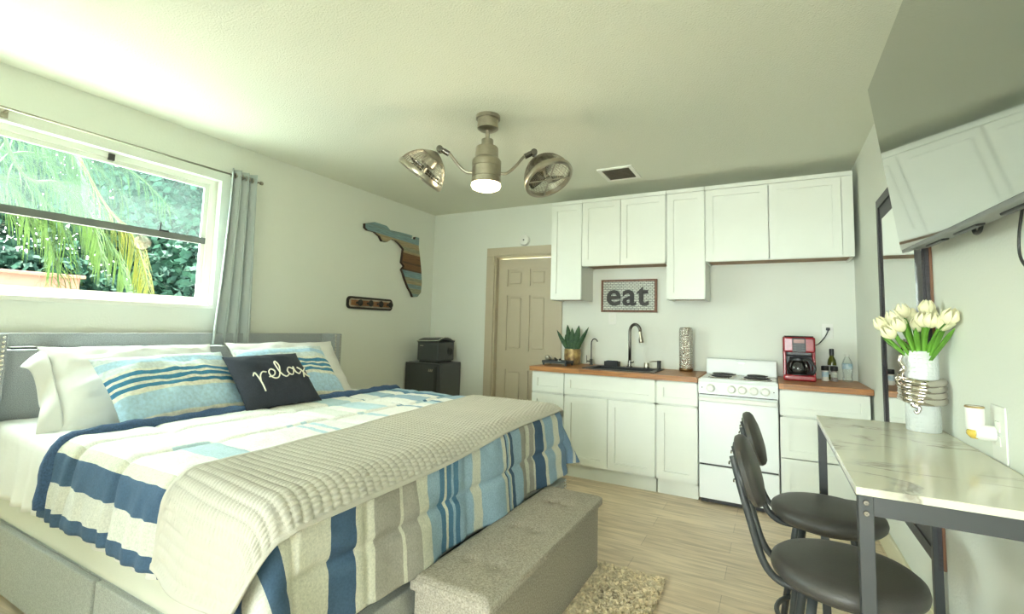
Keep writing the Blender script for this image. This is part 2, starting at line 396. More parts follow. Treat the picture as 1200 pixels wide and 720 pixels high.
def spline(ctrl, n=8):
    P = [Vector(c) for c in ctrl]; out = []
    for i in range(len(P) - 1):
        p0, p1, p2, p3 = P[max(i - 1, 0)], P[i], P[i + 1], P[min(i + 2, len(P) - 1)]
        for k in range(n):
            t = k / n
            out.append(.5 * ((2 * p1) + (p2 - p0) * t + (2 * p0 - 5 * p1 + 4 * p2 - p3) * t * t + (3 * p1 - p0 - 3 * p2 + p3) * t ** 3))
    out.append(P[-1]); return out

def grid(bm, nu, nv, fn, uvf=None, wrap=False):
    V = [[bm.verts.new(fn(i / nu, j / nv)) for j in range(nv + 1)] for i in range(nu + 1)]
    uvl = bm.loops.layers.uv.verify() if uvf else None
    for i in range(nu):
        for j in range(nv):
            q = ((i, j), (i + 1, j), (i + 1, j + 1), (i, j + 1))
            f = bm.faces.new([V[a][b] for a, b in q])
            if uvf:
                for lp, (a, b) in zip(f.loops, q): lp[uvl].uv = uvf(a / nu, b / nv)
    return V

def prism(bm, poly, d, mtx):  # polygon in local xy extruded along local z by d
    a = [bm.verts.new(mtx @ Vector((x, y, 0))) for x, y in poly]; b = [bm.verts.new(mtx @ Vector((x, y, d))) for x, y in poly]
    fa = bm.faces.new(a); fb = bm.faces.new(b[::-1]); n = len(poly)
    for i in range(n): bm.faces.new((a[i], b[i], b[(i + 1) % n], a[(i + 1) % n]))
    return fa, fb

# ---------------------------------------------------------------- camera
CAMH = 1.2545; YAW, PIT, ROL = .4998, .0859, .0276
cy_, sy_ = math.cos(YAW), math.sin(YAW)
r0 = Vector((cy_, sy_, 0)); f0 = Vector((-sy_, cy_, 0)); u0 = Vector((0, 0, 1))
fw = f0 * math.cos(PIT) + u0 * math.sin(PIT); u1 = u0 * math.cos(PIT) - f0 * math.sin(PIT)
rt = r0 * math.cos(ROL) + u1 * math.sin(ROL); up_ = u1 * math.cos(ROL) - r0 * math.sin(ROL)
cam = bpy.data.cameras.new('camera'); co = bpy.data.objects.new('camera', cam); COL.objects.link(co)
cam.sensor_width = 36; cam.lens = 559.91 * 36 / 1200; cam.sensor_fit = 'HORIZONTAL'
cam.shift_x = (600 - 598.38) / 1200; cam.shift_y = (335.2155 - 360) / 1200; cam.clip_start = .02
mw = Matrix((rt, up_, -fw)).transposed().to_4x4(); mw.translation = (0, 0, CAMH); co.matrix_world = mw
S.camera = co

# ---------------------------------------------------------------- room shell
XL, XR, YB, ZC, YF = -3.541, .58, 4.538, 2.57, -3.8
T = .14
struct('floor', B(XL - T, XR + T, YF - T, YB + T + 1.2, -.12, 0), M['floor'])
struct('ceiling', B(XL - T, XR + T, YF - T, YB + T + 1.2, ZC, ZC + .2), M['ceil'])
WY0, WY1, WZ0, WZ1 = -.35, 2.0, 1.345, 2.27
bm = NB()
box(bm, XL - T, XL, YF - T, WY0, 0, ZC); box(bm, XL - T, XL, WY1, YB + T, 0, ZC)
box(bm, XL - T, XL, WY0, WY1, 0, WZ0); box(bm, XL - T, XL, WY0, WY1, WZ1, ZC)
struct('wall_left', bm, M['wall'])
struct('wall_right', B(XR, XR + T, YF - T, YB + T, 0, ZC), M['wall'])
DX0, DX1, DZ = -2.685, -1.935, 2.035     # rough opening of the door
bm = NB()
box(bm, XL - T, DX0, YB, YB + T, 0, ZC); box(bm, DX1, XR + T, YB, YB + T, 0, ZC); box(bm, DX0, DX1, YB, YB + T, DZ, ZC)
struct('wall_back', bm, M['wall'])
GX0, GX1, GZ0, GZ1 = -1.9, .45, .05, 2.3
bm = NB()
box(bm, XL - T, GX0, YF - T, YF, 0, ZC); box(bm, GX1, XR + T, YF - T, YF, 0, ZC); box(bm, GX0, GX1, YF - T, YF, 0, GZ0); box(bm, GX0, GX1, YF - T, YF, GZ1, ZC)
struct('wall_front', bm, M['wall'])
struct('wall_light_block', B(XL, -1.3, -1.12, -1.0, 0, ZC), M['wall'])  # unseen wall added to keep front daylight off the bed's near side
# hall behind the inner door keeps the gap over the door from showing the outside
bm = NB(); box(bm, DX0 - .4, DX1 + .4, YB + 1.1, YB + 1.2, 0, ZC); box(bm, DX0 - .5, DX0 - .4, YB + T, YB + 1.2, 0, ZC); box(bm, DX1 + .4, DX1 + .5, YB + T, YB + 1.2, 0, ZC)
struct('wall_hall', bm, M['wall'])

# sliding glazing added unseen behind the camera to give fill light
bm = NB()
for a, b in ((GX0, GX0 + .06), (GX1 - .06, GX1), ((GX0 + GX1) / 2 - .04, (GX0 + GX1) / 2 + .04)): box(bm, a, b, YF - .10, YF - .04, GZ0, GZ1)
gm = (GX0 + GX1) / 2
for a, b in ((GX0 + .06, gm - .04), (gm + .04, GX1 - .06)): box(bm, a, b, YF - .10, YF - .04, GZ0, GZ0 + .06); box(bm, a, b, YF - .10, YF - .04, GZ1 - .06, GZ1)
w2 = struct('fill_window', bm, M['trim'])
struct('fill_window_pane', B(GX0 + .06, GX1 - .06, YF - .074, YF - .070, GZ0 + .06, GZ1 - .06), M['glass'], w2)

# left window
bm = NB(); xo, xi = XL - .105, XL - .055
box(bm, xo, xi, WY0, WY0 + .05, WZ0, WZ1); box(bm, xo, xi, WY1 - .05, WY1, WZ0, WZ1)
box(bm, xo, xi, WY0 + .05, WY1 - .05, WZ0, WZ0 + .035); box(bm, xo, xi, WY0 + .05, WY1 - .05, WZ1 - .035, WZ1)
w1 = struct('window_1', bm, M['trim'])
struct('window_sill', B(XL - .055, XL + .018, WY0 - .02, WY1 + .0, WZ0 - .022, WZ0 + .008, bev=.004), M['trim'], w1)
M['sashgrey'] = mat('sash_aluminium', (.15, .17, .155), .45, metal=.2)
bm = NB(); a, b = WY0 + .05, WY1 - .05
ZM = 1.815
box(bm, xo + .018, xi - .005, a + .002, b - .002, ZM - .022, ZM + .022); 
struct('meeting_rail', bm, M['sashgrey'], w1)
bm = NB()
box(bm, xo + .02, xi - .012, b - .03, b, WZ0 + .035, WZ1 - .035); box(bm, xo + .02, xi - .012, a, a + .03, WZ0 + .035, WZ1 - .035); box(bm, xo + .02, xi - .012, a + .03, b - .03, WZ1 - .065, WZ1 - .035)
box(bm, xo + .02, xi - .012, a + .03, b - .03, WZ0 + .035, WZ0 + .06)
struct('sash_frame', bm, M['trim'], w1)
struct('upper_pane', B(xo + .026, xo + .030, a + .03, b - .03, ZM + .022, WZ1 - .065), M['hazyglass'], w1, label='hazy upper pane')
struct('lower_pane', B(xo + .026, xo + .030, a + .03, b - .03, WZ0 + .06, ZM - .022), M['glass'], w1)
bm = NB(); box(bm, xi - .005, xi + .012, 1.64, 1.70, ZM + .018, ZM + .028); box(bm, xi, xi + .008, 1.645, 1.653, ZM + .02, ZM + .075)
struct('sash_latch', bm, M['iron'], w1)
bm = NB(); box(bm, xi - .005, xi + .015, 1.33, 1.36, WZ1 - .05, WZ1 - .01)
struct('top_latch', bm, M['iron'], w1)

# door in the back wall
CZ = 2.123
bm = NB()
box(bm, -2.78, -2.683, YB - .018, YB - .0005, 0, 2.033, bev=.003); box(bm, -1.937, -1.868, YB - .018, YB - .0005, 0, 2.033, bev=.003); box(bm, -2.78, -1.868, YB - .018, YB - .0005, 2.0335, CZ, bev=.003)
box(bm, -2.6845, -2.665, YB - .0, YB + T, 0, 2.018); box(bm, -1.955, -1.9355, YB - .0, YB + T, 0, 2.018); box(bm, -2.6845, -1.9355, YB - .0, YB + T, 2.0185, 2.0345)
struct('trim_1', bm, M['beige'])
def panel_door(x0, x1, z0, z1, yf):
    bm = NB(); box(bm, x0, x1, yf + .012, yf + .035, z0, z1)
    w = x1 - x0; cols = [(x0 + .115 * w / .71, x0 + .315 * w / .71), (x0 + .395 * w / .71, x0 + .595 * w / .71)]
    rows = [(.20, .80), (1.00, 1.60), (1.70, 1.885)]
    zs = [z0, .20, .80, 1.00, 1.60, 1.70, 1.885, z1]
    xs = [x0, cols[0][0], cols[0][1], cols[1][0], cols[1][1], x1]
    for i in (0, 2, 4): box(bm, xs[i], xs[i + 1], yf, yf + .014, z0, z1)
    for ci in (1, 3):
        for k in (0, 2, 4, 6): box(bm, xs[ci], xs[ci + 1], yf, yf + .014, zs[k], zs[k + 1])
        for k in (1, 3, 5): box(bm, xs[ci] + .028, xs[ci + 1] - .028, yf + .003, yf + .014, zs[k] + .028, zs[k + 1] - .028, bev=.006, seg=1)
    return bm
d1 = struct('door_1', panel_door(-2.66, -1.96, .012, 2.0, YB + .052), M['beige'])
bm = NB(); lathe(bm, [(.026, 0), (.026, .006), (.011, .01), (.011, .035), (.025, .045), (.028, .058), (.02, .07), (0, .072)], frame((-2.02, YB + .052, .95), (0, -1, 0)), 20)
struct('door_knob', bm, M['steel'], d1, smooth='auto')
# baseboards
bm = NB(); box(bm, XR - .011, XR, YF, 3.9, 0, .115); box(bm, XR - .015, XR, 2.35, 3.9, .0, .132, bev=.003); 
struct('baseboard_right', bm, M['base'])
bm = NB(); box(bm, XL, XL + .012, YF, YB, 0, .12); struct('baseboard_left', bm, M['base'])
bm = NB(); box(bm, XL + .012, -2.78, YB - .012, YB, 0, .12); struct('baseboard_back', bm, M['base'])

# ---------------------------------------------------------------- kitchen
YD, YU = 3.900, 4.203        # door faces of base and wall cabinets
ZT = .914
def shaker(x0, x1, z0, z1, yf, rail=.055, g=.0015):
    bm = NB(); x0 += g; x1 -= g; z0 += g; z1 -= g
    box(bm, x0, x1, yf + .013, yf + .020, z0, z1)
    for a, b, c, d in ((x0, x0 + rail, z0, z1), (x1 - rail, x1, z0, z1), (x0 + rail, x1 - rail, z0, z0 + rail), (x0 + rail, x1 - rail, z1 - rail, z1)):
        box(bm, a, b, yf, yf + .0135, c, d)
    return bm
G1 = 'white shaker wall cabinets'
def wall_cab(x0, x1, z0, z1, label, doors, fill=None):
    t = thing('wall_cabinet', label, 'cabinet', ((x0 + x1) / 2, YB, z0), G1)
    bm = NB(); yb = YB - .001; yf = YU + .02
    for q in ((x0, x0 + .016), (x1 - .016, x1)): box(bm, q[0], q[1], yf, yb, z0, z1)
    box(bm, x0, x1, yf, yb, z1 - .016, z1); box(bm, x0, x1, yb - .008, yb, z0, z1); box(bm, x0 + .016, x1 - .016, yf + .01, yb, (z0 + z1) / 2, (z0 + z1) / 2 + .016)
    obj('carcass', bm, M['cab'], t)
    obj('bottom_panel', B(x0 + .014, x1 - .014, yf + .012, yb, z0 + .012, z0 + .026), M['cabin'], t, label='bare brown underside')
    bm = NB(); box(bm, x0, x1, yf - .004, yf + .016, z0, z0 + .02); box(bm, x0, x1, yf - .004, yf + .016, z1 - .02, z1)
    box(bm, x0, x0 + .02, yf - .004, yf + .016, z0, z1); box(bm, x1 - .02, x1, yf - .004, yf + .016, z0, z1)
    obj('face_frame', bm, M['cab'], t)
    for a, b in doors: obj('door', shaker(a, b, z0 + .002, z1 - .012, YU), M['cab'], t)
    obj('top_trim', B(x0, x1, YU - .002, YU + .03, z1 - .01, z1 + .022, bev=.003), M['cab'], t)
    if fill: obj('filler_strip', B(fill[0], fill[1], YU + .008, YU + .024, z0, z1 - .01), M['cab'], t)
    return t
wall_cab(-1.860, -1.547, 1.525, 2.45, 'tall narrow white wall cabinet hanging beside the beige door', [(-1.858, -1.549)])
wall_cab(-1.546, -.783, 1.838, 2.45, 'short two door white wall cabinet above the eat sign', [(-1.543, -1.182), (-1.180, -.787)])
wall_cab(-.780, -.470, 1.525, 2.45, 'tall narrow white wall cabinet between the two short ones above the hammered vase', [(-.777, -.473)])
wall_cab(-.468, .545, 1.836, 2.45, 'wide short white wall cabinet above the stove and coffee maker', [(-.464, -.004), (-.002, .472)], (.474, .545))

G2 = 'white shaker base cabinets'
def base_cab(x0, x1, label, fronts, side=True):
    t = thing('base_cabinet', label, 'cabinet', ((x0 + x1) / 2, (YD + YB) / 2, 0), G2)
    yf = YD + .02; yb = YB - .002
    bm = NB(); zt = ZT - .041
    box(bm, x0, x0 + .016, yf, yb, .11, zt); box(bm, x1 - .016, x1, yf, yb, .11, zt); box(bm, x0, x1, yf, yb, .11, .126); box(bm, x0, x1, yb - .008, yb, .11, zt)
    box(bm, x0, x0 + .02, yf - .002, yf + .016, .11, zt); box(bm, x1 - .02, x1, yf - .002, yf + .016, .11, zt); box(bm, x0, x1, yf - .002, yf + .016, zt - .02, zt); box(bm, x0, x1, yf - .002, yf + .016, .11, .13)
    box(bm, x0, x1, yf - .002, yf + .016, .672, .692)
    obj('carcass', bm, M['cab'], t)
    bm = NB(); box(bm, x0 + .004, x1 - .004, 3.954, 3.97, 0, .112); box(bm, x0 + .004, x0 + .018, 3.97, yb, 0, .112); box(bm, x1 - .018, x1 - .004, 3.97, yb, 0, .112)
    obj('toe_kick', bm, M['cab'], t)
    for nm, a, b, c, d in fronts: obj(nm, shaker(a, b, c, d, YD, .05 if nm != 'door' else .058), M['cab'], t)
    return t
base_cab(-1.886, -1.577, 'narrow white drawer base cabinet at the left end of the kitchen run', [('drawer', -1.884, -1.580, .694, .868), ('drawer', -1.884, -1.580, .406, .683), ('drawer', -1.884, -1.580, .122, .402)])
base_cab(-1.575, -.806, 'wide white sink base cabinet with two doors below the black sink', [('false_front', -1.572, -.809, .694, .868), ('door', -1.572, -1.192, .122, .683), ('door', -1.190, -.809, .122, .683)])
base_cab(-.804, -.497, 'narrow white base cabinet with one drawer and door left of the stove', [('drawer', -.801, -.500, .694, .868), ('door', -.801, -.500, .122, .683)])
base_cab(.043, .562, 'white three drawer base cabinet under the coffee maker', [('drawer', .046, .560, .694, .868), ('drawer', .046, .560, .406, .683), ('drawer', .046, .560, .122, .402)])

SX0, SX1, SY0, SY1 = -1.43, -.85, 3.99, 4.40
bm = NB(); yb = YB - .002; z0 = ZT - .039
for a, b, c, d in ((-1.900, SX0, 3.872, yb), (SX1, -.494, 3.872, yb), (SX0, SX1, 3.872, SY0), (SX0, SX1, SY1, yb)): box(bm, a, b, c, d, z0, ZT)
bmesh.ops.remove_doubles(bm, verts=bm.verts, dist=.0001)
tag(obj('worktop', bm, M['butcher']), 'long brown butcher block worktop around the black sink', 'worktop', 'butcher block worktops')
tag(obj('worktop', B(.040, .576, 3.872, yb, z0, ZT, bev=.002), M['butcher']), 'short brown butcher block worktop right of the stove', 'worktop', 'butcher block worktops')

# sink
t = thing('kitchen_sink', 'black drop-in sink set into the long brown worktop', 'sink', (-1.14, 4.2, .72))
bm = NB(); a, b, c, d = SX0 - .015, SX1 + .015, SY0 - .012, SY1 + .012
for q in ((a, SX0 + .03, c, d), (SX1 - .03, b, c, d), (SX0 + .03, SX1 - .03, c, SY0 + .03), (SX0 + .03, SX1 - .03, SY1 - .07, d)): box(bm, *q, ZT + .0005, ZT + .007)
bmesh.ops.remove_doubles(bm, verts=bm.verts, dist=.0001)
obj('rim', bm, M['black'], t)
bm = NB(); x0, x1, y0, y1 = SX0 + .028, SX1 - .028, SY0 + .028, SY1 - .068
for q in ((x0, x0 + .006, y0, y1), (x1 - .006, x1, y0, y1), (x0, x1, y0, y0 + .006), (x0, x1, y1 - .006, y1)): box(bm, *q, .72, ZT + .002)
box(bm, x0, x1, y0, y1, .715, .723); obj('basin', bm, M['black'], t)
bm = LT(-1.14, 4.18, [(.045, .7235), (.045, .727), (.02, .725), (0, .725)], 20); obj('drain', bm, M['darksteel'], t)

M['faucet'] = mat('bronze_faucet', (.15, .14, .12), .3, metal=1)
# main faucet
fx, fy = -1.135, 4.375
t = thing('kitchen_faucet', 'tall gooseneck pull-down faucet behind the black sink', 'faucet', (fx, fy, ZT + .007))
obj('base_flange', LT(fx, fy, [(.028, ZT + .007), (.028, ZT + .015), (.017, ZT + .02), (.015, ZT + .07), (0, ZT + .07)], 24), M['darksteel'], t, smooth='auto')
dr = Vector((.93, -.36, 0)).normalized()
arc = [Vector((fx, fy, ZT + .05)), Vector((fx, fy, ZT + .20))]
R_ = .056
top = ZT + .325
for k in range(0, 13):
    th = PI * k / 12 * .97
    arc.append(Vector((fx, fy, top)) + dr * (R_ - R_ * math.cos(th)) + Vector((0, 0, R_ * 1.25 * math.sin(th))))
obj('gooseneck', tube(NB(), arc, .0135, 12), M['faucet'], t, smooth=True)
e = arc[-1]
dn = (Vector((0, 0, -1)) + dr * .12).normalized()
obj('spray_head', lathe(NB(), [(.013, 0), (.0145, .012), (.0145, .035), (.019, .06), (.021, .095), (.018, .1), (0, .1)], frame(e, dn), 20), M['steel'], t, smooth='auto')
bm = NB(); hx, hy = fx + .012, fy - .02
tube(bm, [(fx + .012, fy, ZT + .05), (fx + .03, fy - .012, ZT + .052), (fx + .04, fy - .016, ZT + .06)], .007, 8); obj('lever', bm, M['darksteel'], t, smooth=True)

# small water tap
fx2, fy2 = -1.515, 4.42
t = thing('filter_tap', 'small slim black drinking water tap beside the snake plant', 'faucet', (fx2, fy2, ZT))
obj('tap_body', LT(fx2, fy2, [(.02, ZT), (.02, ZT + .006), (.014, ZT + .008), (.014, ZT + .055), (.006, ZT + .06), (0, ZT + .06)], 20), M['blackmet'], t, smooth='auto')
arc = [(fx2, fy2, ZT + .05), (fx2, fy2, ZT + .18)]
for k in range(9):
    th = PI * k / 8 * .85; arc.append((fx2 + .9 * (.042 - .042 * math.cos(th)), fy2 - .4 * (.042 - .042 * math.cos(th)), ZT + .205 + .045 * math.sin(th)))
obj('spout', tube(NB(), arc, .0055, 10), M['blackmet'], t, smooth=True)
bm = NB(); tube(bm, [(fx2 - .012, fy2, ZT + .035), (fx2 - .045, fy2, ZT + .036)], .006, 8); tube(bm, [(fx2 - .043, fy2, ZT + .02), (fx2 - .045, fy2, ZT + .09)], .004, 8)
obj('handle', bm, M['blackmet'], t, smooth=True)

# sponge caddy on sink rim, air gap cap, soap dispenser
t = thing('sponge_caddy', 'small black caddy sitting at the left back of the sink', 'caddy', (-1.30, 4.36, ZT + .007))
bm = NB(); box(bm, -1.365, -1.235, 4.345, 4.425, ZT + .0075, ZT + .012)
for q in ((-1.365, -1.360, 4.345, 4.425), (-1.240, -1.235, 4.345, 4.425), (-1.365, -1.235, 4.345, 4.349), (-1.365, -1.235, 4.421, 4.425)): box(bm, *q, ZT + .010, ZT + .05)
obj('tray_box', bm, M['black'], t)
obj('sponge', B(-1.352, -1.25, 4.355, 4.415, ZT + .0122, ZT + .055, bev=.006), mat('dark_sponge', (.03, .035, .05), .9, bump=.5, bscale=150), t)
t = thing('air_gap', 'short steel cylinder cap standing on sink edge beside the soap pump', 'fitting', (-.985, 4.385, ZT + .007))
obj('cap', LT(-.985, 4.385, [(.022, ZT + .0075), (.022, ZT + .05), (.02, ZT + .055), (0, ZT + .055)], 24), M['steel'], t, smooth='auto')
obj('ring', LT(-.985, 4.385, [(.026, ZT + .0073), (.026, ZT + .014), (.0225, ZT + .015)], 24, cap=False), M['darksteel'], t, smooth='auto')
t = thing('soap_dispenser', 'black soap pump at the right back corner of the sink', 'soap dispenser', (-.872, 4.36, ZT + .007))
obj('pump_body', LT(-.872, 4.36, [(.022, ZT + .0075), (.022, ZT + .012), (.016, ZT + .014), (.016, ZT + .065), (.019, ZT + .067), (.019, ZT + .08), (0, ZT + .08)], 24), M['black'], t, smooth='auto')
obj('nozzle', tube(NB(), [(-.872, 4.36, ZT + .073), (-.91, 4.335, ZT + .074), (-.945, 4.315, ZT + .066)], .006, 8), M['steel'], t, smooth=True)

# hammered vase
t = thing('hammered_vase', 'tall hammered metal cylinder vase on worktop left of the stove', 'vase', (-.655, 4.42, ZT))
obj('vessel', LT(-.655, 4.42, [(.046, ZT), (.054, ZT + .008), (.057, ZT + .03), (.057, ZT + .35), (.053, ZT + .372), (.044, ZT + .378), (.041, ZT + .36), (.041, ZT + .05), (0, ZT + .05)], 40, cap=False), M['hammered'], t, smooth='auto')
obj('base_band', LT(-.655, 4.42, [(.0545, ZT + .001), (.0585, ZT + .012), (.0585, ZT + .022), (.0575, ZT + .024)], 40, cap=False), mat('bronze_band', (.25, .15, .07), .3, metal=1), t, smooth='auto')

# snake plant
px_, py_ = -1.685, 4.37
t = thing('snake_plant', 'potted snake plant with pointed leaves at the left worktop end', 'plant', (px_, py_, ZT + .001))
obj('pot', LT(px_, py_, [(.066, ZT + .001), (.076, ZT + .006), (.080, ZT + .07), (.080, ZT + .145), (.074, ZT + .148), (.072, ZT + .125), (0, ZT + .125)], 36, cap=False), M['gold'], t, smooth='auto')
obj('soil', LT(px_, py_, [(.0725, ZT + .120), (.03, ZT + .130), (0, ZT + .132)], 24, cap=False), M['trunk'], t, smooth=True)
def blade(base, tip, w, bend, m, name, par, facing):
    base, tip = Vector(base), Vector(tip); bm = NB(); n = 10; d = tip - base; side = Vector(facing).normalized(); nor = d.cross(side).normalized()
    rows = []
    for i in range(n + 1):
        s = i / n; c = base + d * s + Vector(bend) * math.sin(PI * s) 
        ww = w * (.55 + .9 * s) * (1 - s ** 3) if s < .999 else .001
        rows.append([bm.verts.new(c - side * ww * .5 + nor * .0), bm.verts.new(c + nor * .12 * ww), bm.verts.new(c + side * ww * .5)])
    for a, b in zip(rows, rows[1:]):
        for j in range(2): bm.faces.new((a[j], a[j + 1], b[j + 1], b[j]))
    o = obj(name, bm, m, par, smooth=True); md = o.modifiers.new('thick', 'SOLIDIFY'); md.thickness = .003
    return o
for bx, tx, ty, h, w, bnd in ((-.03, -.145, -.02, .20, .045, (.01, 0, -.02)), (-.02, -.06, .02, .255, .05, (0, 0, 0)), (.0, .0, -.02, .225, .05, (0, 0, 0)), (.02, .055, .0, .25, .055, (0, 0, 0)), (.03, .15, -.01, .24, .045, (-.02, 0, -.03)), (.035, .085, -.03, .08, .035, (0, 0, 0)), (.0, .02, .04, .20, .05, (0, 0, 0)), (-.03, -.08, .03, .16, .045, (0, 0, 0))):
    blade((px_ + bx, py_ - .01, ZT + .115), (px_ + tx * 1.1, py_ + ty, ZT + .125 + h), w * 1.2, bnd, M['snake'], 'leaf', t, (1, .35, 0))
# footed tray in front of the plant
tx0, tx1, ty0, ty1 = -1.875, -1.63, 4.08, 4.26
t = thing('footed_tray', 'low black footed tray at the left end of worktop', 'tray', (-1.75, 4.17, ZT))
for a in (tx0 + .006, tx1 - .02):
    for b in (ty0 + .004, ty1 - .018): obj('foot', B(a, a + .014, b, b + .014, ZT + .0005, ZT + .022), M['blackmet'], t)
bm = NB(); box(bm, tx0, tx1, ty0, ty1, ZT + .020, ZT + .026)
for q in ((tx0, tx0 + .008, ty0, ty1), (tx1 - .008, tx1, ty0, ty1), (tx0, tx1, ty0, ty0 + .008), (tx0, tx1, ty1 - .008, ty1)): box(bm, *q, ZT + .024, ZT + .042)
obj('tray_top', bm, M['blackmet'], t)
t = thing('coiled_strap', 'small black coiled strap lying on the footed tray', 'strap', (-1.77, 4.17, ZT + .026))
bm = NB(); tube(bm, [(-1.80 + .05 * s * .8 + .02 * math.sin(s * 5), 4.17 + .03 * math.cos(s * 6), ZT + .034 + .028 * abs(math.sin(s * 2.6))) for s in [i / 20 * 1.6 for i in range(21)]], .008, 8)
obj('loop', bm, M['black'], t, smooth=True)
obj('buckle', B(-1.745, -1.725, 4.150, 4.175, ZT + .0265, ZT + .05, bev=.003), M['white'], t)

# stove
sx0, sx1, sy0 = -.489, .036, 3.885
t = thing('gas_stove', 'white freestanding cooker between the two butcher block worktops', 'stove', ((sx0 + sx1) / 2, 4.2, 0))
obj('body', B(sx0, sx1, sy0 + .03, 4.50, .035, .895, bev=.004), M['enamel'], t)
for a in (sx0 + .05, sx1 - .05):
    for b in (sy0 + .08, 4.44): obj('levelling_foot', LT(a, b, [(.02, .0005), (.02, .012), (.012, .014), (.012, .04)], 14), M['black'], t)

obj('door_gap_shade', B(sx0 + .006, sx1 - .006, sy0 + .010, sy0 + .031, .276, .299), M['black'], t)  # black strip standing for the shade between oven door and drawer
obj('panel_gap_shade', B(sx0 + .006, sx1 - .006, sy0 + .010, sy0 + .031, .788, .803), M['black'], t)  # black strip standing for the shade under the control panel
obj('kick_plate', B(sx0 + .01, sx1 - .01, sy0 + .05, sy0 + .07, .006, .045), M['black'], t)
obj('oven_door', B(sx0 + .002, sx1 - .002, sy0, sy0 + .03, .292, .792, bev=.006), M['enamel'], t)
od = obj('door_handle', B(sx0 + .005, sx1 - .005, sy0 - .045, sy0 - .022, .748, .782, bev=.008, seg=3), M['white'], t)
for a in (sx0 + .06, sx1 - .085): obj('handle_bracket', B(a, a + .025, sy0 - .03, sy0 + .002, .752, .778), M['white'], t)
obj('broiler_drawer', B(sx0 + .002, sx1 - .002, sy0, sy0 + .03, .042, .280, bev=.006), M['enamel'], t)
# control panel (slightly raked)
bm = NB(); poly = [(0, .800), (0.0, .806), (-.002, .885), (.012, .905), (.06, .905), (.06, .80)]
prism(bm, [(sy0 + a, z) for a, z in poly], sx1 - sx0, frame((sx0, 0, 0), (1, 0, 0), (0, 1, 0)))
obj('control_panel', bm, M['enamel'], t)
for kx in (-.402, -.262, -.190, -.116, -.044):
    k = obj('knob', lathe(NB(), [(.032, 0), (.032, .004), (.027, .006), (.025, .028), (.02, .033), (0, .033)], frame((kx, sy0 - .001, .845), (0, -1, 0)), 24), M['white'], t, smooth='auto')
    obj('pointer', B(kx - .003, kx + .003, sy0 - .037, sy0 - .031, .828, .864), M['white'], k)
for kx in (-.462, .010): obj('indicator', lathe(NB(), [(.004, 0), (.004, .002), (0, .002)], frame((kx, sy0 - .0015, .845), (0, -1, 0)), 12), M['black'], t)
bm = NB(); box(bm, sx0, sx1, sy0 + .01, 4.42, .895, .908, bev=.004); box(bm, sx0 + .01, sx1 - .01, sy0 + .04, 4.40, .906, .912, bev=.002)
obj('cooktop', bm, M['enamel'], t)
for bx, by, r in ((-.345, 4.06, .075), (-.345, 4.28, .09), (-.105, 4.06, .09), (-.105, 4.28, .075)):
    p = obj('drip_pan', lathe(NB(), [(r + .018, .914), (r + .014, .918), (r, .914), (.02, .912), (0, .912)], Matrix.Translation((bx, by, 0)), 32, cap=False), M['chrome'], t, smooth='auto')
    pts = [(bx + (.016 + (r - .018) * s) * math.cos(2 * PI * 4 * s), by + (.016 + (r - .018) * s) * math.sin(2 * PI * 4 * s), .924) for s in [i / 110 for i in range(111)]]
    obj('coil', tube(NB(), pts, .0055, 6), M['black'], p, smooth=True)
bm = NB(); prism(bm, [(4.40, .90), (4.385, .915), (4.40, 1.030), (4.412, 1.038), (4.50, 1.038), (4.50, .90)], sx1 - sx0 - .01, frame((sx0 + .005, 0, 0), (1, 0, 0), (0, 1, 0)))
bg = obj('backguard', bm, M['enamel'], t)
obj('badge', B(-.245, -.195, 4.395, 4.400, 1.008, 1.014), M['darksteel'], bg)

# coffee maker
cx0, cx1, cyf, cyb = .075, .285, 4.20, 4.40
cz0, cz1 = ZT + .0005, ZT + .325
t = thing('coffee_maker', 'red and black drip coffee maker on worktop beside the stove', 'coffee maker', (.18, 4.3, ZT))
obj('base', B(cx0, cx1, cyf - .03, cyb, cz0, cz0 + .045, bev=.012, seg=3), M['red'], t)
bm = NB(); box(bm, cx0, cx1, cyf + .115, cyb, cz0 + .03, cz1, bev=.012, seg=3); box(bm, cx0, cx0 + .022, cyf, cyb, cz0 + .03, cz1, bev=.008); box(bm, cx1 - .022, cx1, cyf, cyb, cz0 + .03, cz1, bev=.008)
box(bm, cx0, cx1, cyf - .02, cyb, cz1 - .115, cz1, bev=.014, seg=3)
obj('housing', bm, M['red'], t)
obj('brew_bay', B(cx0 + .02, cx1 - .02, cyf + .09, cyf + .118, cz0 + .045, cz1 - .11), M['black'], t)
obj('brew_basket', B(cx0 + .02, cx1 - .02, cyf - .005, cyf + .10, cz1 - .145, cz1 - .10, bev=.012), M['black'], t)
cp = obj('control_strip', B(cx0 + .062, cx1 - .062, cyf - .026, cyf - .018, cz1 - .112, cz1 - .008, bev=.003), M['black'], t)
obj('display', B(.145, .215, cyf - .029, cyf - .026, cz1 - .045, cz1 - .018), mat('lcd_red_grey', (.32, .14, .12), .3), cp)
for r_ in range(3):
    for c_ in (0, 2): obj('button', B(.143 + c_ * .027, .162 + c_ * .027, cyf - .0295, cyf - .026, cz1 - .070 - r_ * .016, cz1 - .062 - r_ * .016), M['fr_grey'], cp)
obj('lid', B(cx0 + .01, cx1 - .01, cyf - .01, cyb - .02, cz1 - .002, cz1 + .008, bev=.005), M['black'], t)
obj('warming_plate', LT(.18, cyf + .03, [(.075, cz0 + .044), (.075, cz0 + .05), (0, cz0 + .05)], 32), M['black'], t, smooth='auto')
cr = obj('carafe', LT(.175, cyf + .025, [(.060, cz0 + .0505), (.072, cz0 + .058), (.078, cz0 + .085), (.070, cz0 + .125), (.056, cz0 + .15), (.052, cz0 + .16)], 36, cap=False), M['carafe'], t, smooth=True)
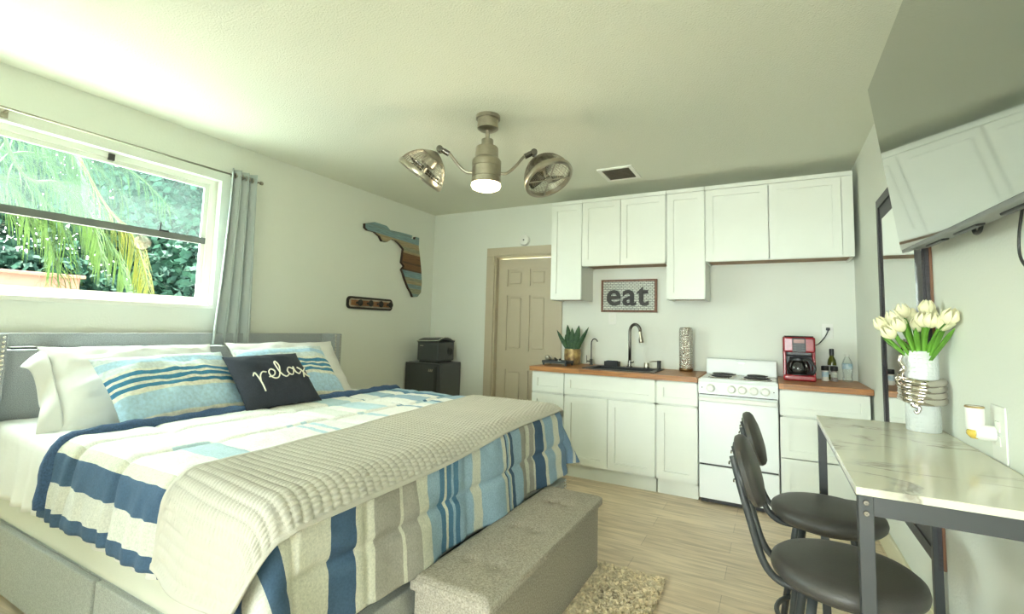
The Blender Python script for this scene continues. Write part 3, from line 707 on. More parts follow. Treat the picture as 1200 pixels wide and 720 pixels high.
obj('carafe_collar', LT(.175, cyf + .025, [(.054, cz0 + .148), (.058, cz0 + .150), (.058, cz0 + .166), (.04, cz0 + .172), (0, cz0 + .172)], 32), M['black'], cr, smooth='auto')
obj('carafe_handle', tube(NB(), spline([(.205, cyf - .03, cz0 + .16), (.245, cyf - .06, cz0 + .155), (.272, cyf - .075, cz0 + .11), (.262, cyf - .07, cz0 + .065), (.232, cyf - .045, cz0 + .062)], 6), .011, 10), M['black'], cr, smooth=True)
obj('power_cord', tube(NB(), spline([(cx1, cyb - .01, cz0 + .26), (cx1 + .04, 4.46, cz0 + .275), (.37, 4.49, cz0 + .33), (.392, 4.51, cz0 + .375), (.393, 4.525, cz0 + .388)], 6), .004, 8), M['black'], t, smooth=True)
obj('plug', B(.380, .406, 4.500, 4.529, 1.296, 1.318, bev=.004), M['black'], t)

def outlet(name_lab, c, axis, slots=True, w=.076, h=.118):
    t = thing('wall_outlet', name_lab, 'outlet', c, 'white wall outlets')
    x, y, z = c
    if axis == 'y':
        pl = obj('cover_plate', B(x - w / 2, x + w / 2, y - .006, y - .0005, z - h / 2, z + h / 2, bev=.0025), M['white'], t)
        for dz in (-.02, .02): obj('receptacle', B(x - .017, x + .017, y - .0085, y - .006, z + dz - .015, z + dz + .015, bev=.002), M['trim'], pl)
    else:
        pl = obj('cover_plate', B(x - .006, x - .0005, y - w / 2, y + w / 2, z - h / 2, z + h / 2, bev=.0025), M['white'], t)
        for dz in (-.02, .02): obj('receptacle', B(x - .0085, x - .006, y - .017, y + .017, z + dz - .015, z + dz + .015, bev=.002), M['trim'], pl)
    return t
outlet('white outlet plate on the back wall right of coffee maker with a black plug', (.392, YB, 1.290), 'y')
outlet('white outlet plate just below the eat sign', (-1.345, YB, 1.365), 'y')
outlet('small white outlet plate in the room corner above the ice maker', (-3.43, YB, 1.15), 'y', h=.09)
outlet('white outlet plate on the right wall behind the scent diffuser', (XR, 1.925, .985), 'x', w=.10, h=.16)

# bottles
t = thing('oil_bottle', 'green olive oil bottle with dark cap behind the two grinders', 'bottle', (.408, 4.47, ZT), 'bottles on the right worktop')
obj('glass_body', LT(.408, 4.47, [(.026, ZT), (.030, ZT + .005), (.030, ZT + .13), (.026, ZT + .155), (.014, ZT + .18), (.013, ZT + .205), (0, ZT + .205)], 24), M['oliveglass'], t, smooth='auto')
obj('cap', LT(.408, 4.47, [(.0155, ZT + .19), (.0155, ZT + .238), (.013, ZT + .24), (0, ZT + .24)], 20), M['black'], t, smooth='auto')
obj('paper_label', LT(.408, 4.47, [(.0308, ZT + .045), (.0308, ZT + .115)], 24, cap=False), M['label'], t, smooth=True)
def grinder(x, y, m, lab):
    t = thing('spice_grinder', lab, 'grinder', (x, y, ZT), 'spice grinders')
    obj('jar', LT(x, y, [(.024, ZT), (.025, ZT + .006), (.022, ZT + .02), (.022, ZT + .07), (.018, ZT + .08), (0, ZT + .08)], 24), m, t, smooth='auto')
    obj('paper_label', LT(x, y, [(.0228, ZT + .03), (.0228, ZT + .068)], 24, cap=False), M['labelblue'] if m is M['salt'] else M['label'], t, smooth=True)
    obj('cap', LT(x, y, [(.0235, ZT + .077), (.0255, ZT + .08), (.0255, ZT + .108), (.022, ZT + .112), (0, ZT + .112)], 24), M['black'], t, smooth='auto')
grinder(.355, 4.375, M['salt'], 'white salt grinder with black cap in front of the olive oil')
grinder(.412, 4.375, M['pepper'], 'dark pepper grinder with black cap right of the salt grinder')
t = thing('water_bottle', 'clear plastic water bottle with blue label near the right wall', 'bottle', (.498, 4.40, ZT), 'bottles on the right worktop')
obj('bottle_body', LT(.498, 4.40, [(0, ZT + .004), (.026, ZT + .001), (.033, ZT + .006), (.033, ZT + .03), (.030, ZT + .035), (.033, ZT + .05), (.031, ZT + .06), (.033, ZT + .075), (.033, ZT + .14), (.029, ZT + .155), (.014, ZT + .185), (.0135, ZT + .19)], 28, cap=False), M['bottle'], t, smooth=True)
obj('paper_label', LT(.498, 4.40, [(.0338, ZT + .095), (.0338, ZT + .135)], 28, cap=False), M['labelblue'], t, smooth=True)
obj('cap', LT(.498, 4.40, [(.0155, ZT + .188), (.0155, ZT + .205), (0, ZT + .205)], 20), M['white'], t, smooth='auto')

# eat sign
ex0, ex1, ez0, ez1 = -1.452, -.922, 1.425, 1.737
t = thing('eat_sign', 'rectangular wood framed sign reading eat on white brick', 'sign', ((ex0 + ex1) / 2, YB, ez0))
bm = NB(); w = .020
for q in ((ex0, ex1, ez0, ez0 + w), (ex0, ex1, ez1 - w, ez1), (ex0, ex0 + w, ez0 + w, ez1 - w), (ex1 - w, ex1, ez0 + w, ez1 - w)): box(bm, q[0], q[1], YB - .030, YB - .001, q[2], q[3])
obj('sign_frame', bm, M['signwood'], t)
bm = NB(); grid(bm, 1, 1, lambda u, v: Vector((ex0 + w + u * (ex1 - ex0 - 2 * w), YB - .018, ez0 + w + v * (ez1 - ez0 - 2 * w))), lambda u, v: (u * .49, v * .272))
o = obj('brick_panel', bm, M['brick'], t); md = o.modifiers.new('thick', 'SOLIDIFY'); md.thickness = .008; md.offset = 1
def text_mesh(s, size, depth, off):
    cu = bpy.data.curves.new('txt', 'FONT'); cu.body = s; cu.size = size; cu.extrude = depth; cu.offset = off; cu.align_x = 'CENTER'; cu.align_y = 'CENTER'; cu.space_character = 1.06
    o = bpy.data.objects.new('txt', cu); COL.objects.link(o)
    dg = bpy.context.evaluated_depsgraph_get(); me = bpy.data.meshes.new_from_object(o.evaluated_get(dg))
    bpy.data.objects.remove(o); bm = NB(); bm.from_mesh(me); return bm
bm = text_mesh('eat', .285, .004, .005)
xs = [v.co.x for v in bm.verts]; ys = [v.co.y for v in bm.verts]
cxm, cym = (max(xs) + min(xs)) / 2, (max(ys) + min(ys)) / 2; kx = .40 / (max(xs) - min(xs)); ky = .185 / (max(ys) - min(ys))
bm.transform(frame(((ex0 + ex1) / 2 - .008, YB - .031, (ez0 + ez1) / 2 - .004), (0, -1, 0), (1, 0, 0)) @ Matrix.Diagonal((kx, ky, 1, 1)) @ Matrix.Translation((-cxm, -cym, 0)))
obj('lettering', bm, M['darkletter'], t)

# smoke detector, vent
t = thing('smoke_detector', 'round white smoke detector above the beige door', 'smoke detector', (-2.315, YB, 2.19))
obj('housing', lathe(NB(), [(.060, .0005), (.060, .012), (.052, .03), (.03, .036), (0, .036)], frame((-2.315, YB, 2.19), (0, -1, 0)), 32), M['white'], t, smooth='auto')
obj('test_button', lathe(NB(), [(.009, .034), (.009, .039), (0, .039)], frame((-2.315, YB, 2.19), (0, -1, 0)), 16), M['fr_grey'], t)
vx0, vx1, vy0, vy1 = -1.245, -.955, 3.70, 4.03
t = thing('ceiling_vent', 'rectangular air vent in the ceiling near the wall cabinets', 'vent', ((vx0 + vx1) / 2, (vy0 + vy1) / 2, ZC - .012))
bm = NB()
for q in ((vx0, vx1, vy0, vy0 + .03), (vx0, vx1, vy1 - .03, vy1), (vx0, vx0 + .03, vy0 + .03, vy1 - .03), (vx1 - .03, vx1, vy0 + .03, vy1 - .03)): box(bm, *q, ZC - .012, ZC - .0005)
obj('vent_frame', bm, M['trim'], t)
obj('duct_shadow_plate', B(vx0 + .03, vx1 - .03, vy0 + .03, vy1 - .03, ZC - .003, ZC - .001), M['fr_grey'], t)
bm = NB()
for i in range(9):
    yy = vy0 + .05 + i * .029
    obox(bm, Matrix.Translation(((vx0 + vx1) / 2, yy, ZC - .009)) @ Matrix.Rotation(.75, 4, 'X'), vx1 - vx0 - .07, .016, .0015)
obj('louvre', bm, mat('vent_louvre', (.22, .19, .14), .5), t)

# ---------------------------------------------------------------- ceiling fan
fc = Vector((-1.540, 2.465, 0))
t = thing('ceiling_fan', 'brushed nickel ceiling fan with two caged heads and a lit lamp', 'ceiling fan', (fc.x, fc.y, 2.09))
FB = Matrix.Translation(fc)
obj('canopy', lathe(NB(), [(.0, 2.5695), (.076, 2.5695), (.076, 2.548), (.066, 2.545), (.066, 2.488), (.05, 2.478), (0, 2.478)], FB, 36), M['steel'], t, smooth='auto')
obj('downrod', lathe(NB(), [(.0135, 2.40), (.0135, 2.49)], FB, 16), M['steel'], t, smooth='auto')
obj('motor_housing', lathe(NB(), [(0, 2.418), (.036, 2.418), (.038, 2.414), (.038, 2.372), (.066, 2.368), (.070, 2.360), (.072, 2.30), (.088, 2.283), (.090, 2.275), (.090, 2.243), (.086, 2.241), (.086, 2.236), (.090, 2.234), (.090, 2.176), (.086, 2.174), (.086, 2.168), (.091, 2.166), (.091, 2.135), (.0, 2.135)], FB, 44), M['steel'], t, smooth='auto')
obj('lamp_diffuser', lathe(NB(), [(.090, 2.134), (.092, 2.122), (.084, 2.107), (.06, 2.096), (.03, 2.092), (0, 2.091)], FB, 40), M['bulb'], t, smooth=True)
ph = math.radians(30)
ad = Vector((math.cos(ph), math.sin(ph), 0))
def cage_head(sgn, axis, tip, off):
    # solid hood, wire cage, rim, hub, blades; local z runs from apex to opening
    ax = Vector(axis).normalized()
    F = frame(tip + ax * .022 + off, ax, (0, 0, 1))
    R0, D = .150, .175
    def prof(s): return (R0 * math.sin(PI / 2 * s) ** 1.1, D * (1 - math.cos(PI / 2 * s)) ** .85)
    hd = obj('fan_head', lathe(NB(), [(0, 0)] + [(prof(s)[0] * 1.005, prof(s)[1]) for s in [i / 14 for i in range(1, 7)]] + [(prof(6 / 14)[0] * .99, prof(6 / 14)[1] + .001), (prof(.25)[0] * .97, prof(.25)[1] + .004), (0, .01)], F, 40, cap=False), M['steel'], t, smooth='auto')
    bm = NB()
    for k in range(44):
        a = 2 * PI * k / 44
        tube(bm, [F @ Vector((prof(s)[0] * math.cos(a), prof(s)[0] * math.sin(a), prof(s)[1])) for s in [.38 + i * .62 / 8 for i in range(9)]], .0015, 4)
    for s in (.48, .58, .68, .78, .88):
        tube(bm, [F @ Vector((prof(s)[0] * math.cos(2 * PI * k / 40), prof(s)[0] * math.sin(2 * PI * k / 40), prof(s)[1])) for k in range(40)], .0015, 4, closed=True)
    for r in [.02 + .0115 * i for i in range(11)]:
        tube(bm, [F @ Vector((r * math.cos(2 * PI * k / 36), r * math.sin(2 * PI * k / 36), D + .012)) for k in range(36)], .0009, 4, closed=True)
    obj('wire_guard', bm, M['steel'], hd)
    bm = NB(); lathe(bm, [(R0 - .008, D - .016), (R0 + .004, D - .016), (R0 + .008, D - .004), (R0 + .006, D + .012), (R0 - .002, D + .018), (R0 - .014, D + .016), (R0 - .008, D - .016)], F, 48, cap=False)
    obj('rim', bm, M['steel'], hd, smooth='auto')
    bm = NB()
    for a in (.5, .5 + PI / 2):
        p = Vector((math.cos(a), math.sin(a), 0)) * (R0 - .004); tube(bm, [F @ (p + Vector((0, 0, D + .012))), F @ (-p + Vector((0, 0, D + .012)))], .004, 6)
    lathe(bm, [(0, D + .006), (.02, D + .006), (.02, D + .018), (0, D + .018)], F, 20)
    obj('guard_cross', bm, M['steel'], hd)
    bm = NB(); lathe(bm, [(0, .02), (.045, .03), (.05, .05), (.05, .10), (.04, .11), (.012, .115), (.012, .15), (0, .15)], F, 28)
    obj('motor', bm, M['steel'], hd, smooth='auto')
    for k in range(3):
        a0 = 2 * PI * k / 3 + .4; bm = NB()
        def bl(u, v):
            r = .015 + u * .110; a = a0 + (v - .5) * (1.25 - .3 * u); return F @ Vector((r * math.cos(a), r * math.sin(a), .138 + (v - .5) * .045 * (1 - .2 * u)))
        grid(bm, 6, 6, bl); o = obj('blade', bm, M['darksteel'], hd, smooth=True); md = o.modifiers.new('thick', 'SOLIDIFY'); md.thickness = .0015
tip = {}
for sgn in (1, -1):
    d = ad * sgn
    b0 = fc + d * .085 + Vector((0, 0, 2.205))
    zt = 2.345
    e1 = fc + d * .285 + Vector((0, 0, zt))
    obj('arm', tube(NB(), spline([b0, b0 + d * .045 + Vector((0, 0, .004)), b0 + d * .10 + Vector((0, 0, .055)), e1 - d * .055 - Vector((0, 0, .028)), e1 - d * .02], 6), .0095, 10), M['steel'], t, smooth=True)
    bm = NB(); lathe(bm, [(0, -.055), (.017, -.055), (.017, -.005), (0, -.005)], frame(e1, (d + Vector((0, 0, .55))).normalized()), 16)
    lathe(bm, [(0, -.022), (.02, -.022), (.022, 0), (.02, .022), (0, .022)], frame(e1 + d * .008, d.cross(Vector((0, 0, 1)))), 20)
    obj('swivel_joint', bm, M['darksteel'], t, smooth='auto')
    tip[sgn] = e1
def camdir(i, dwn, f): return rt * i - up_ * dwn + fw * f
cage_head(1, camdir(.33, .80, -.44), tip[1], rt * .028 - up_ * .012 + fw * .03)
cage_head(-1, camdir(-.60, .78, .03), tip[-1], -rt * .012)

# ---------------------------------------------------------------- fridge + ice maker
rx0, rx1, ry0, ry1, rz = -3.515, -3.065, 4.09, 4.50, .848
t = thing('mini_fridge', 'dark grey mini fridge standing in the far left corner', 'fridge', ((rx0 + rx1) / 2, 4.3, 0))
obj('cabinet_body', B(rx0, rx1, ry0 + .05, ry1, .02, rz, bev=.006), M['fr_grey'], t)
fd = obj('door', B(rx0, rx1, ry0, ry0 + .046, .03, rz - .004, bev=.008), M['fr_side'], t)
obj('handle_groove', B(rx1 - .055, rx1 - .02, ry0 - .006, ry0 + .004, .25, rz - .03, bev=.003), M['black'], fd)
bm = NB()
for i in range(3): obox(bm, Matrix.Translation((rx1 - .125 + i * .02, ry0 - .002, rz - .075)) @ Matrix.Rotation(.35, 4, 'Y'), .012, .003, .028)
obj('badge', bm, M['steel'], fd)
[obj('foot', LT(a, b, [(.018, .0005), (.018, .022)], 12), M['black'], t) for a in (rx0 + .05, rx1 - .05) for b in (ry0 + .08, ry1 - .05)]
ix0, ix1, iy0, iy1, iz = -3.39, -3.105, 4.125, 4.42, rz + .001
t = thing('ice_maker', 'black countertop ice maker on top of the mini fridge', 'ice maker', ((ix0 + ix1) / 2, 4.28, rz))
obj('base', B(ix0 + .02, ix1 - .02, iy0 + .02, iy1 - .02, iz, iz + .03), M['black'], t)
bd = obj('body', B(ix0, ix1, iy0, iy1, iz + .02, iz + .225, bev=.015, seg=3), M['fr_side'], t)
def lid(u, v):
    x = ix0 + u * (ix1 - ix0); y = iy0 - .004 + v * (iy1 - iy0 + .004)
    return Vector((x, y, iz + .228 + .035 * math.sin(PI * min(1, v * 1.15)) ** .8 + .012 * u))
bm = NB(); grid(bm, 8, 12, lid); o = obj('lid', bm, M['fr_grey'], t, smooth=True); md = o.modifiers.new('thick', 'SOLIDIFY'); md.thickness = .02; md.offset = -1
ed = [lid(1, v / 12) + Vector((.004, 0, 0)) for v in range(12, -1, -1)] + [lid(u / 8, 0) + Vector((0, -.006, 0)) for u in range(8, -1, -1)]
obj('silver_trim', tube(NB(), ed, .005, 6), M['chrome'], t, smooth=True)
bm = NB()
for i in range(9): tube(bm, [(ix1 + .001, 4.33 + .05 * math.cos(a) * i / 9, iz + .12 + .05 * math.sin(a) * i / 9) for a in [2 * PI * k / 24 for k in range(24)]], .0022, 4, closed=True)
obj('vent_grille', bm, M['black'], bd)
obj('badge', B(ix0 + .04, ix0 + .085, iy0 - .002, iy0 + .001, iz + .175, iz + .183), M['steel'], bd)

# ---------------------------------------------------------------- wall plaque and hook rack on the left wall
prof_px = [(427, 262), (438, 260.5), (452, 265), (456, 270), (470, 273), (482, 276.5), (481, 280), (485, 281), (486, 278), (490, 279), (489.5, 290), (491, 302), (492.5, 318), (493, 332), (492, 343), (488, 348), (483, 348.5), (481, 343), (478, 338), (476, 333), (474, 328), (472, 321), (470, 316), (473, 312), (470, 308), (471, 300), (472, 292), (468, 287), (463, 282), (458, 280.5), (452, 284), (447, 283), (444, 277), (438, 272), (430, 270), (427, 267)]
KX, KY, KF = 598.38, 335.2155, 559.91
def ray(px, py): return rt * ((px - KX) / KF) - up_ * ((py - KY) / KF) + fw
def on_x(px, py, x):
    r = ray(px, py); return Vector((0, 0, CAMH)) + r * (x / r.x)
# outline measured once on the wall plane (y, z)
pl = [(on_x(a, b, XL + .02).y, on_x(a, b, XL + .02).z) for a, b in prof_px]
y0 = min(p[0] for p in pl); y1 = max(p[0] for p in pl); z0 = min(p[1] for p in pl); z1 = max(p[1] for p in pl)
t = thing('state_plaque', 'peninsula shaped wall plaque of painted reclaimed wood planks', 'wall art', (XL, (y0 + y1) / 2, z0))
bm = NB(); fa, fb = prism(bm, pl, .032, frame((XL + .001, 0, 0), (1, 0, 0), (0, 1, 0)))
obj('backing_board', bm, mat('dark_plank_edge', (.05, .028, .018), .7), t)
bm = NB(); uvl = bm.loops.layers.uv.verify(); f = bm.faces.new([bm.verts.new((XL + .0335, a, b)) for a, b in pl])
for lp in f.loops: lp[uvl].uv = ((lp.vert.co.y - y0), (lp.vert.co.z - z0) / (z1 - z0) + (lp.vert.co.y - y0 - .6) * .05)
o = obj('plank_face', bm, M['planks'], t); md = o.modifiers.new('thick', 'SOLIDIFY'); md.thickness = .003
hy0, hy1, hz0, hz1 = 3.235, 3.85, 1.388, 1.508
def rrect(a0, a1, b0, b1, r, n=6):
    out = []
    for cx, cy, s in ((a1 - r, b1 - r, 0), (a0 + r, b1 - r, 1), (a0 + r, b0 + r, 2), (a1 - r, b0 + r, 3)):
        for k in range(n + 1):
            a = PI / 2 * (s + k / n); out.append((cx + r * math.cos(a), cy + r * math.sin(a)))
    return out
t = thing('hook_rack', 'wooden wall rack with four black knobs below the plaque', 'hook rack', (XL, (hy0 + hy1) / 2, hz0))
bm = NB(); prism(bm, rrect(hy0, hy1, hz0, hz1, .04), .018, frame((XL + .001, 0, 0), (1, 0, 0), (0, 1, 0))); obj('border', bm, M['iron'], t)
bm = NB(); prism(bm, rrect(hy0 + .02, hy1 - .02, hz0 + .02, hz1 - .02, .025), .004, frame((XL + .0185, 0, 0), (1, 0, 0), (0, 1, 0))); obj('inlay', bm, mat('pale_inlay', (.42, .36, .28), .6, var=.2), t)
obj('board', B(XL + .022, XL + .027, hy0 + .04, hy1 - .04, hz0 + .034, hz1 - .034), M['hookwood'], t)
for i in range(4):
    yy = hy0 + .11 + i * .14
    obj('knob', lathe(NB(), [(.012, .022), (.012, .03), (.008, .034), (.008, .06), (.03, .068), (.032, .076), (.022, .086), (0, .088)], frame((XL, yy, (hz0 + hz1) / 2), (1, 0, 0)), 20), M['iron'], t, smooth='auto')

# ---------------------------------------------------------------- curtain + rod
RXC, RZ = XL + .085, 2.312
t = thing('curtain_rod', 'thin metal curtain rod above the window', 'curtain rod', (RXC, 1.0, RZ))
obj('rod', tube(NB(), [(RXC, -.7, RZ), (RXC, 2.240, RZ)], .0065, 10), M['steel'], t, smooth=True)
obj('finial', lathe(NB(), [(0, 0), (.013, .002), (.015, .012), (.012, .022), (0, .026)], frame((RXC, 2.238, RZ), (0, 1, 0)), 16), M['steel'], t, smooth='auto')
bm = NB()
for yy in (-.5, .85, 2.228): tube(bm, [(XL + .001, yy, RZ + .0), (RXC, yy, RZ)], .006, 6); box(bm, XL + .0005, XL + .006, yy - .015, yy + .015, RZ - .03, RZ + .03)
obj('bracket', bm, M['steel'], t)
def curt(u, v):
    z = RZ + .045 - v * (RZ + .045 - 1.08)
    ya = 2.005 - .055 * v ** 1.5; yb_ = 2.222 + .030 * v
    y = ya + u * (yb_ - ya)
    a = .023 + .006 * v
    x = RXC + .001 + (a + .004) * math.sin(u * 2 * PI * 3.6 + .7 + .3 * math.sin(v * 3)) * (.85 + .15 * math.sin(9 * u + 2 * v)) 
    y += .012 * math.sin(u * 4 * PI * 3.6 + 1.4) * (.4 + .6 * v)
    return Vector((x + .006 * v * math.sin(5 * u + 3 * v), y, z))
t = thing('window_curtain', 'grey blue curtain gathered at the right side of the window', 'curtain', (RXC, 2.12, 1.08))
bm = NB(); grid(bm, 120, 24, curt)
o = obj('panel', bm, M['curtain'], t, smooth=True); md = o.modifiers.new('thick', 'SOLIDIFY'); md.thickness = .003
for k in range(8):
    yy = 2.02 + k * .026
    obj('grommet', tube(NB(), [(RXC + .017 * math.cos(a), yy, RZ + .017 * math.sin(a)) for a in [2 * PI * i / 18 for i in range(18)]], .004, 6, closed=True), M['steel'], t, smooth=True)

# ---------------------------------------------------------------- bed
HX = -3.45       # back panel face
BY0, BY1 = .90, 2.905
t = thing('upholstered_bed', 'large grey upholstered platform bed with winged headboard and drawers', 'bed', (-2.3, 1.9, 0))
obj('headboard', B(HX - .045, HX, BY0, BY1, .1, 1.154, bev=.006), M['grey_uph'], t)
obj('headboard_shelf', B(HX + .0, HX + .085, BY0, BY1, .25, 1.072, bev=.008), M['grey_uph'], t)
for sgn, yy in ((-1, BY0), (1, BY1)):
    ya, yb_ = (yy - .082, yy) if sgn < 0 else (yy, yy + .082)
    wg = obj('headboard_wing', B(HX - .045, HX + .155, ya, yb_, .06, 1.154, bev=.006), M['grey_uph'], t)
    bm = NB(); n = 46
    for i in range(n):
        z = 1.135 - i * (1.03 / n)
        for q in ((ya + .016), (yb_ - .016)):
            lathe(bm, [(.0085, 0), (.0075, .004), (.004, .0065), (0, .007)], frame((HX + .155, q, z), (1, 0, 0)), 8, cap=False)
    obj('nailhead_trim', bm, M['chrome'], wg, smooth=True)
fx1 = -1.185
obj('near_side_rail', B(HX + .09, fx1, .905, .94, .05, .305, bev=.006), M['bed_side'], t)
obj('far_side_rail', B(HX + .09, fx1, 2.865, 2.90, .05, .305, bev=.006), M['bed_side'], t)
fr_ = obj('foot_rail', B(fx1 - .02, fx1 + .03, .88, 2.925, .03, .31, bev=.008), M['bed_side'], t)
bm = NB()
for i in range(15):
    for q in (2.892, 2.912): lathe(bm, [(.0075, 0), (.0065, .004), (0, .006)], frame((fx1 + .03, q, .295 - i * .018), (1, 0, 0)), 8, cap=False)
obj('nailhead_trim', bm, M['chrome'], fr_, smooth=True)
obj('slat_deck', B(HX + .09, fx1 - .02, .94, 2.865, .26, .285), M['fr_grey'], t)
for a, b, q in ((-3.30, -2.155, .878), (-2.150, -1.22, .884)):
    obj('drawer', B(a, b, q, q + .027, .03, .300, bev=.006), M['bed_side'], t)
obj('plinth', B(HX + .1, fx1 - .05, .97, 2.84, .0, .06), M['fr_grey'], t)

def soft_box(x0, x1, y0, y1, z0, z1, r):
    return B(x0, x1, y0, y1, z0, z1, bev=r, seg=4)
tag(obj('mattress', soft_box(-3.355, -1.20, .895, 2.885, .288, .700, .045), M['mattress'], smooth='auto'), 'thick pale mattress lying in the grey bed frame', 'mattress')

# draping: flat cloth coordinates (X, Y) -> over the mattress block
EX, EY0, EY1, ETOP, ER = -1.180, .868, 2.875, .735, .055
def fb(v, lo=0, hi=1): return max(lo, min(hi, v))
def nz(x, y, z=0): return noise.noise(Vector((x, y, z)))
def drape(X, Y, off=0.0, flare=.10, cornerflare=.46):
    cxx = EX - ER; c0 = EY0 + ER; c1 = EY1 - ER
    du = max(0, X - cxx); dv = (Y - c1) if Y > c1 else ((Y - c0) if Y < c0 else 0)
    s = math.hypot(du, dv)
    r = ER + off
    if du > 0 and dv and s > .25:
        lim = .20; s = .25 + lim * (1 - math.exp(-(s - .25) / lim)); ux, uy = du / math.hypot(du, dv), dv / math.hypot(du, dv)
    if s < 1e-9: return Vector((X, Y, ETOP + off)), 0
    h_ = math.hypot(du, dv); ux, uy = du / h_, dv / h_
    q = r * PI / 2
    cf = abs(2 * ux * uy) ** 1.3
    k = flare + (cornerflare - flare) * cf
    if s < q:
        o = r * math.sin(s / r); d = r * (1 - math.cos(s / r))
    else:
        e = s - q; o = r + k * e; d = r + math.sqrt(1 - k * k) * e
    return Vector((min(X, cxx) + ux * o, max(c0, min(c1, Y)) + uy * o, ETOP + off - d)), s

# white sheet
def sheet(u, v):
    X = -3.34 + u * (2.10); Y = .605 + v * (3.2 - .605)
    p, s = drape(X, Y, -.012, .03, .1)
    w = .006 * nz(X * 5, Y * 5) + .004 * nz(X * 14, Y * 9, 3)
    p.z += w
    if Y < EY0:
        rr = (EY0 - Y) / .33
        p.y -= .016 * rr * math.sin(X * 40 + 4 * math.sin(X * 7) + 2 * Y) * (.6 + .8 * nz(X * 3, 0)) + .012 * rr + .006 * nz(X * 22, Y * 5, 8)
        p.z += .012 * rr * nz(X * 4, 7)
    return p
bm = NB(); grid(bm, 150, 110, sheet)
o = tag(obj('bed_sheet', bm, M['linen'], smooth=True), 'white rumpled bed sheet covering the mattress under the quilt', 'sheet'); md = o.modifiers.new('thick', 'SOLIDIFY'); md.thickness = .003; md.offset = -1

QX0 = -2.50; QL = 1.32 + .345 + .01
def quilt_h(X, Y):
    # puffy channels: seams across the bed and seams along it
    a = abs(math.sin(PI * (X - QX0 - .20) / .325)); b = abs(math.sin(PI * (Y - .60) / .58))
    return .023 * (1 - (1 - a) ** 8) * (.35 + .65 * (1 - (1 - b) ** 10)) + .006 * nz(X * 4, Y * 4) + .004 * nz(X * 13, Y * 13, 5) + .0025 * nz(X * 30, Y * 22, 9) + .004 * (1 - a) ** 2 * nz(Y * 38, 2, X)
def quilt(u, v):
    Y = .615 + v * (3.15 - .615); X = QX0 + u * QL
    p, s = drape(X, Y, .010)
    e = .002
    px, _ = drape(X + e, Y, .010); py, _ = drape(X, Y + e, .010)
    n = (px - p).cross(py - p); n.normalize()
    cn = 1 if (X > EX - ER and (Y > EY1 - ER or Y < EY0 + ER)) else 0
    p = p + n * quilt_h(X, Y) * (1 - .8 * cn)
    if s > .08:
        w = (s - .08)
        if cn: pass
        elif X > EX - .06: p.x += .035 * w * 3 * math.sin(Y * 9.5 + 1.2) * .5 + .02 * w * math.sin(Y * 23)
        elif Y < EY0: p.y -= .03 * w * math.sin(X * 13) + .02 * w + min(1, w * 9) * (.005 * math.sin(X * 62 + 5 * nz(X * 5, 1)) + .004 * nz(X * 40, Y * 6, 4))
    return p
bm = NB(); grid(bm, 150, 220, quilt, lambda u, v: (u * QL / 2, (.615 + v * 2.535) / 4))
t = thing('striped_quilt', 'blue white and grey striped quilt spread over the bed', 'quilt', (-1.8, 1.9, .3))
o = obj('cover', bm, M['quilt'], t, smooth=True); md = o.modifiers.new('thick', 'SOLIDIFY'); md.thickness = .012; md.offset = -1
def qedge(Y, w):
    p, _ = drape(QX0 - .012 + .012 * math.sin(Y * 3) - .03 * (Y - 1.9), Y, .030); return p
bm = NB()
pts = [qedge(.62 + i * (3.12 - .62) / 80, 0) for i in range(81)]
tube(bm, pts, [.030 + .004 * math.sin(i * .5) + .003 * math.sin(i * 1.7) for i in range(81)], 10)
obj('folded_hem', bm, M['navy'], t, smooth=True, label='navy turned-back hem')

# throw
def bil(u, v):
    A, Bq, Cq, D = Vector((-1.595, .610)), Vector((-1.065, .560)), Vector((-1.165, 3.0)), Vector((-1.84, 3.0))
    return A * (1 - u) * (1 - v) + Bq * u * (1 - v) + Cq * u * v + D * (1 - u) * v
TL, TWd = 2.43, .60
def throw(u, v):
    q = bil(u, v); X, Y = q
    X += .008 * math.sin(Y * 5)
    p, s = drape(X, Y, .043, .10, .46)
    e = .002; a, _ = drape(X + e, Y, .043, .10, .46); b, _ = drape(X, Y + e, .043, .10, .46)
    n = (a - p).cross(b - p); n.normalize()
    d_u, d_v = u * TWd, v * TL
    row = math.floor(d_v / .034)
    h = .0095 * (abs(math.sin(PI * d_v / .034)) ** .45) * (.12 + .88 * abs(math.sin(PI * (d_u / .0175 + .5 * (row % 2)))) ** .5)
    edge = min(u, 1 - u) * TWd
    if edge < .016: h = .009
    if v * TL < .018: h = .012
    p = p + n * (h + .006 * nz(X * 4, Y * 4) - .004)
    if Y < EY0 and s > .05:
        p.y -= .05 * (s - .05) * (1.15 + math.sin(X * 17 + .5)) + .012 * min(1, (s - .05) * 8)
        p.x -= .12 * max(0, s - .1) * (1 - u) * .3
    return p
bm = NB(); grid(bm, 200, 520, throw)
o = tag(obj('knit_throw', bm, M['throw'], smooth=True), 'cream waffle knit throw laid across the foot of the bed', 'throw'); md = o.modifiers.new('thick', 'SOLIDIFY'); md.thickness = .010; md.offset = -1

